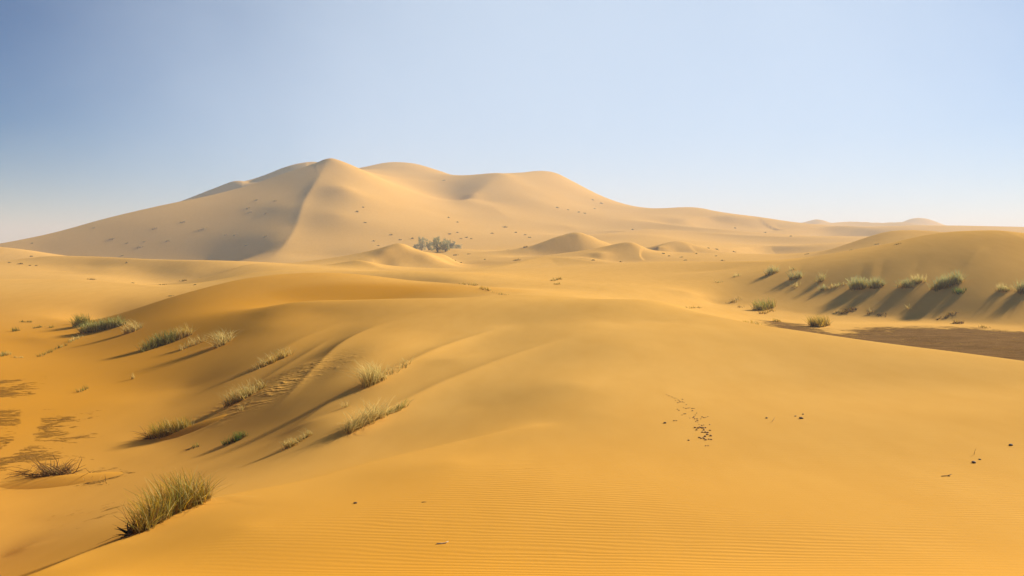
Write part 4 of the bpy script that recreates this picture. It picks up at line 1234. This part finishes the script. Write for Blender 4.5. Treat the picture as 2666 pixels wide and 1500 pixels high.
def stick(name, label, px, py, d, pts, rad, mat, group=None):
    """A thin rod through the given points (metres; x right, y away, height above sand)."""
    x, y, z = hit(px, py, d)
    co, q = [], []
    n = 6
    P_ = [Vector(p) for p in pts]
    for i, p in enumerate(P_):
        t = (P_[min(i + 1, len(P_) - 1)] - P_[max(i - 1, 0)]).normalized()
        e1 = t.cross(Vector((0, 0, 1)))
        if e1.length < 0.01:
            e1 = Vector((1, 0, 0))
        e1.normalize()
        e2 = t.cross(e1)
        r = rad * (1 - 0.6 * i / (len(P_) - 1))
        gz = float(height(np.array([x + p.x]), np.array([y + p.y]))[0]) + ZC - z
        for k in range(n):
            a = 2 * math.pi * k / n
            v = p + (e1 * math.cos(a) + e2 * math.sin(a)) * r
            co.append((v.x, v.y, v.z + gz + rad * 0.4))
    for i in range(len(P_) - 1):
        for k in range(n):
            q.append((i * n + k, i * n + (k + 1) % n, (i + 1) * n + (k + 1) % n, (i + 1) * n + k))
    me = bpy.data.meshes.new(name)
    me.from_pydata(co, [], q + [tuple(range(n))[::-1], tuple(range((len(P_) - 1) * n, len(P_) * n))])
    for p in me.polygons:
        p.use_smooth = True
    me.materials.append(mat)
    o = link(name, me)
    o.location = (x, y, z)
    o['label'], o['category'] = label, 'stick'
    return o


stick('stick', 'pale curved stick lying on the ripples at the bottom centre', 1150, 1416, 11.0, [(-0.07, -0.01, 0.0), (0.0, -0.005, 0.0), (0.05, 0.01, 0.004), (0.09, 0.03, 0.02)], 0.012, M_STICK)
fk = bpy.data.objects.new('forked_twig', None)
col.objects.link(fk)
fx, fy, fz = hit(2464, 1240, 14.0)
fk.location = (fx, fy, fz)
fk['label'], fk['category'] = 'dark forked twig lying on the rippled sand at the right', 'stick'
for nm, pts in (('stem', [(-0.09, 0.0, 0.0), (0.0, 0.005, 0.005), (0.03, 0.0, 0.005)]), ('prong', [(0.03, 0.0, 0.005), (0.07, 0.02, 0.012), (0.11, 0.03, 0.02)]), ('prong', [(0.02, 0.0, 0.005), (0.05, -0.03, 0.0)])):
    o = stick(nm, 'x', 2464, 1240, 14.0, pts, 0.009, M_TWIG2)
    del o['label'], o['category']
    o.location = (0, 0, 0)
    o.parent = fk
stick('stick', 'short upright pale sprig between the clod trail and the stone trio', 2014, 1098, 19.6, [(-0.04, 0, 0.0), (0.0, 0, 0.05), (0.03, 0.0, 0.11)], 0.007, M_STICK)
stick('stick', 'fine grey stalk beside the dark pebbles at the right', 2536, 1184, 15.0, [(0, 0, 0.0), (0.01, 0, 0.06), (0.04, 0.0, 0.12)], 0.005, M_TWIG2)
stick('stick', 'short brown splinter on the ripples right of the black pebble', 1104, 1308, 13.6, [(-0.04, 0, 0.0), (0.0, 0, 0.003), (0.04, 0.01, 0.0)], 0.007, M_TWIG2)
# ------------------------------------------------------------------ dusty air
def build_haze():
    zlo, zhi = float(min(v.co.z for v in sand_me.vertices)) - 1.0, float(max(v.co.z for v in sand_me.vertices)) + 3.0
    e = 4900.0
    vs = [(x, y, z) for z in (zlo, zhi) for x, y in ((-e, -e), (e, -e), (e, e), (-e, e))]
    fs = [(3, 2, 1, 0), (4, 5, 6, 7), (0, 1, 5, 4), (1, 2, 6, 5), (2, 3, 7, 6), (3, 0, 4, 7)]
    me = bpy.data.meshes.new('haze')
    me.from_pydata(vs, [], fs)
    ob = bpy.data.objects.new('haze', me)
    col.objects.link(ob)
    ob['kind'] = 'stuff'
    ob['label'] = 'pale dusty air over the dunes thickening into the distance'
    m = bpy.data.materials.new('dusty_air')
    m.use_nodes = True
    nt = m.node_tree
    nt.nodes.clear()
    out = nt.nodes.new('ShaderNodeOutputMaterial')
    v = nt.nodes.new('ShaderNodeVolumePrincipled')
    v.inputs['Color'].default_value = HAZE_COLOR
    v.inputs['Density'].default_value = HAZE_DENSITY
    v.inputs['Anisotropy'].default_value = 0.15
    nt.links.new(v.outputs[0], out.inputs['Volume'])
    me.materials.append(m)


HAZE_DENSITY = 0.0005
HAZE_COLOR = (0.68, 0.70, 0.74, 1)
build_haze()
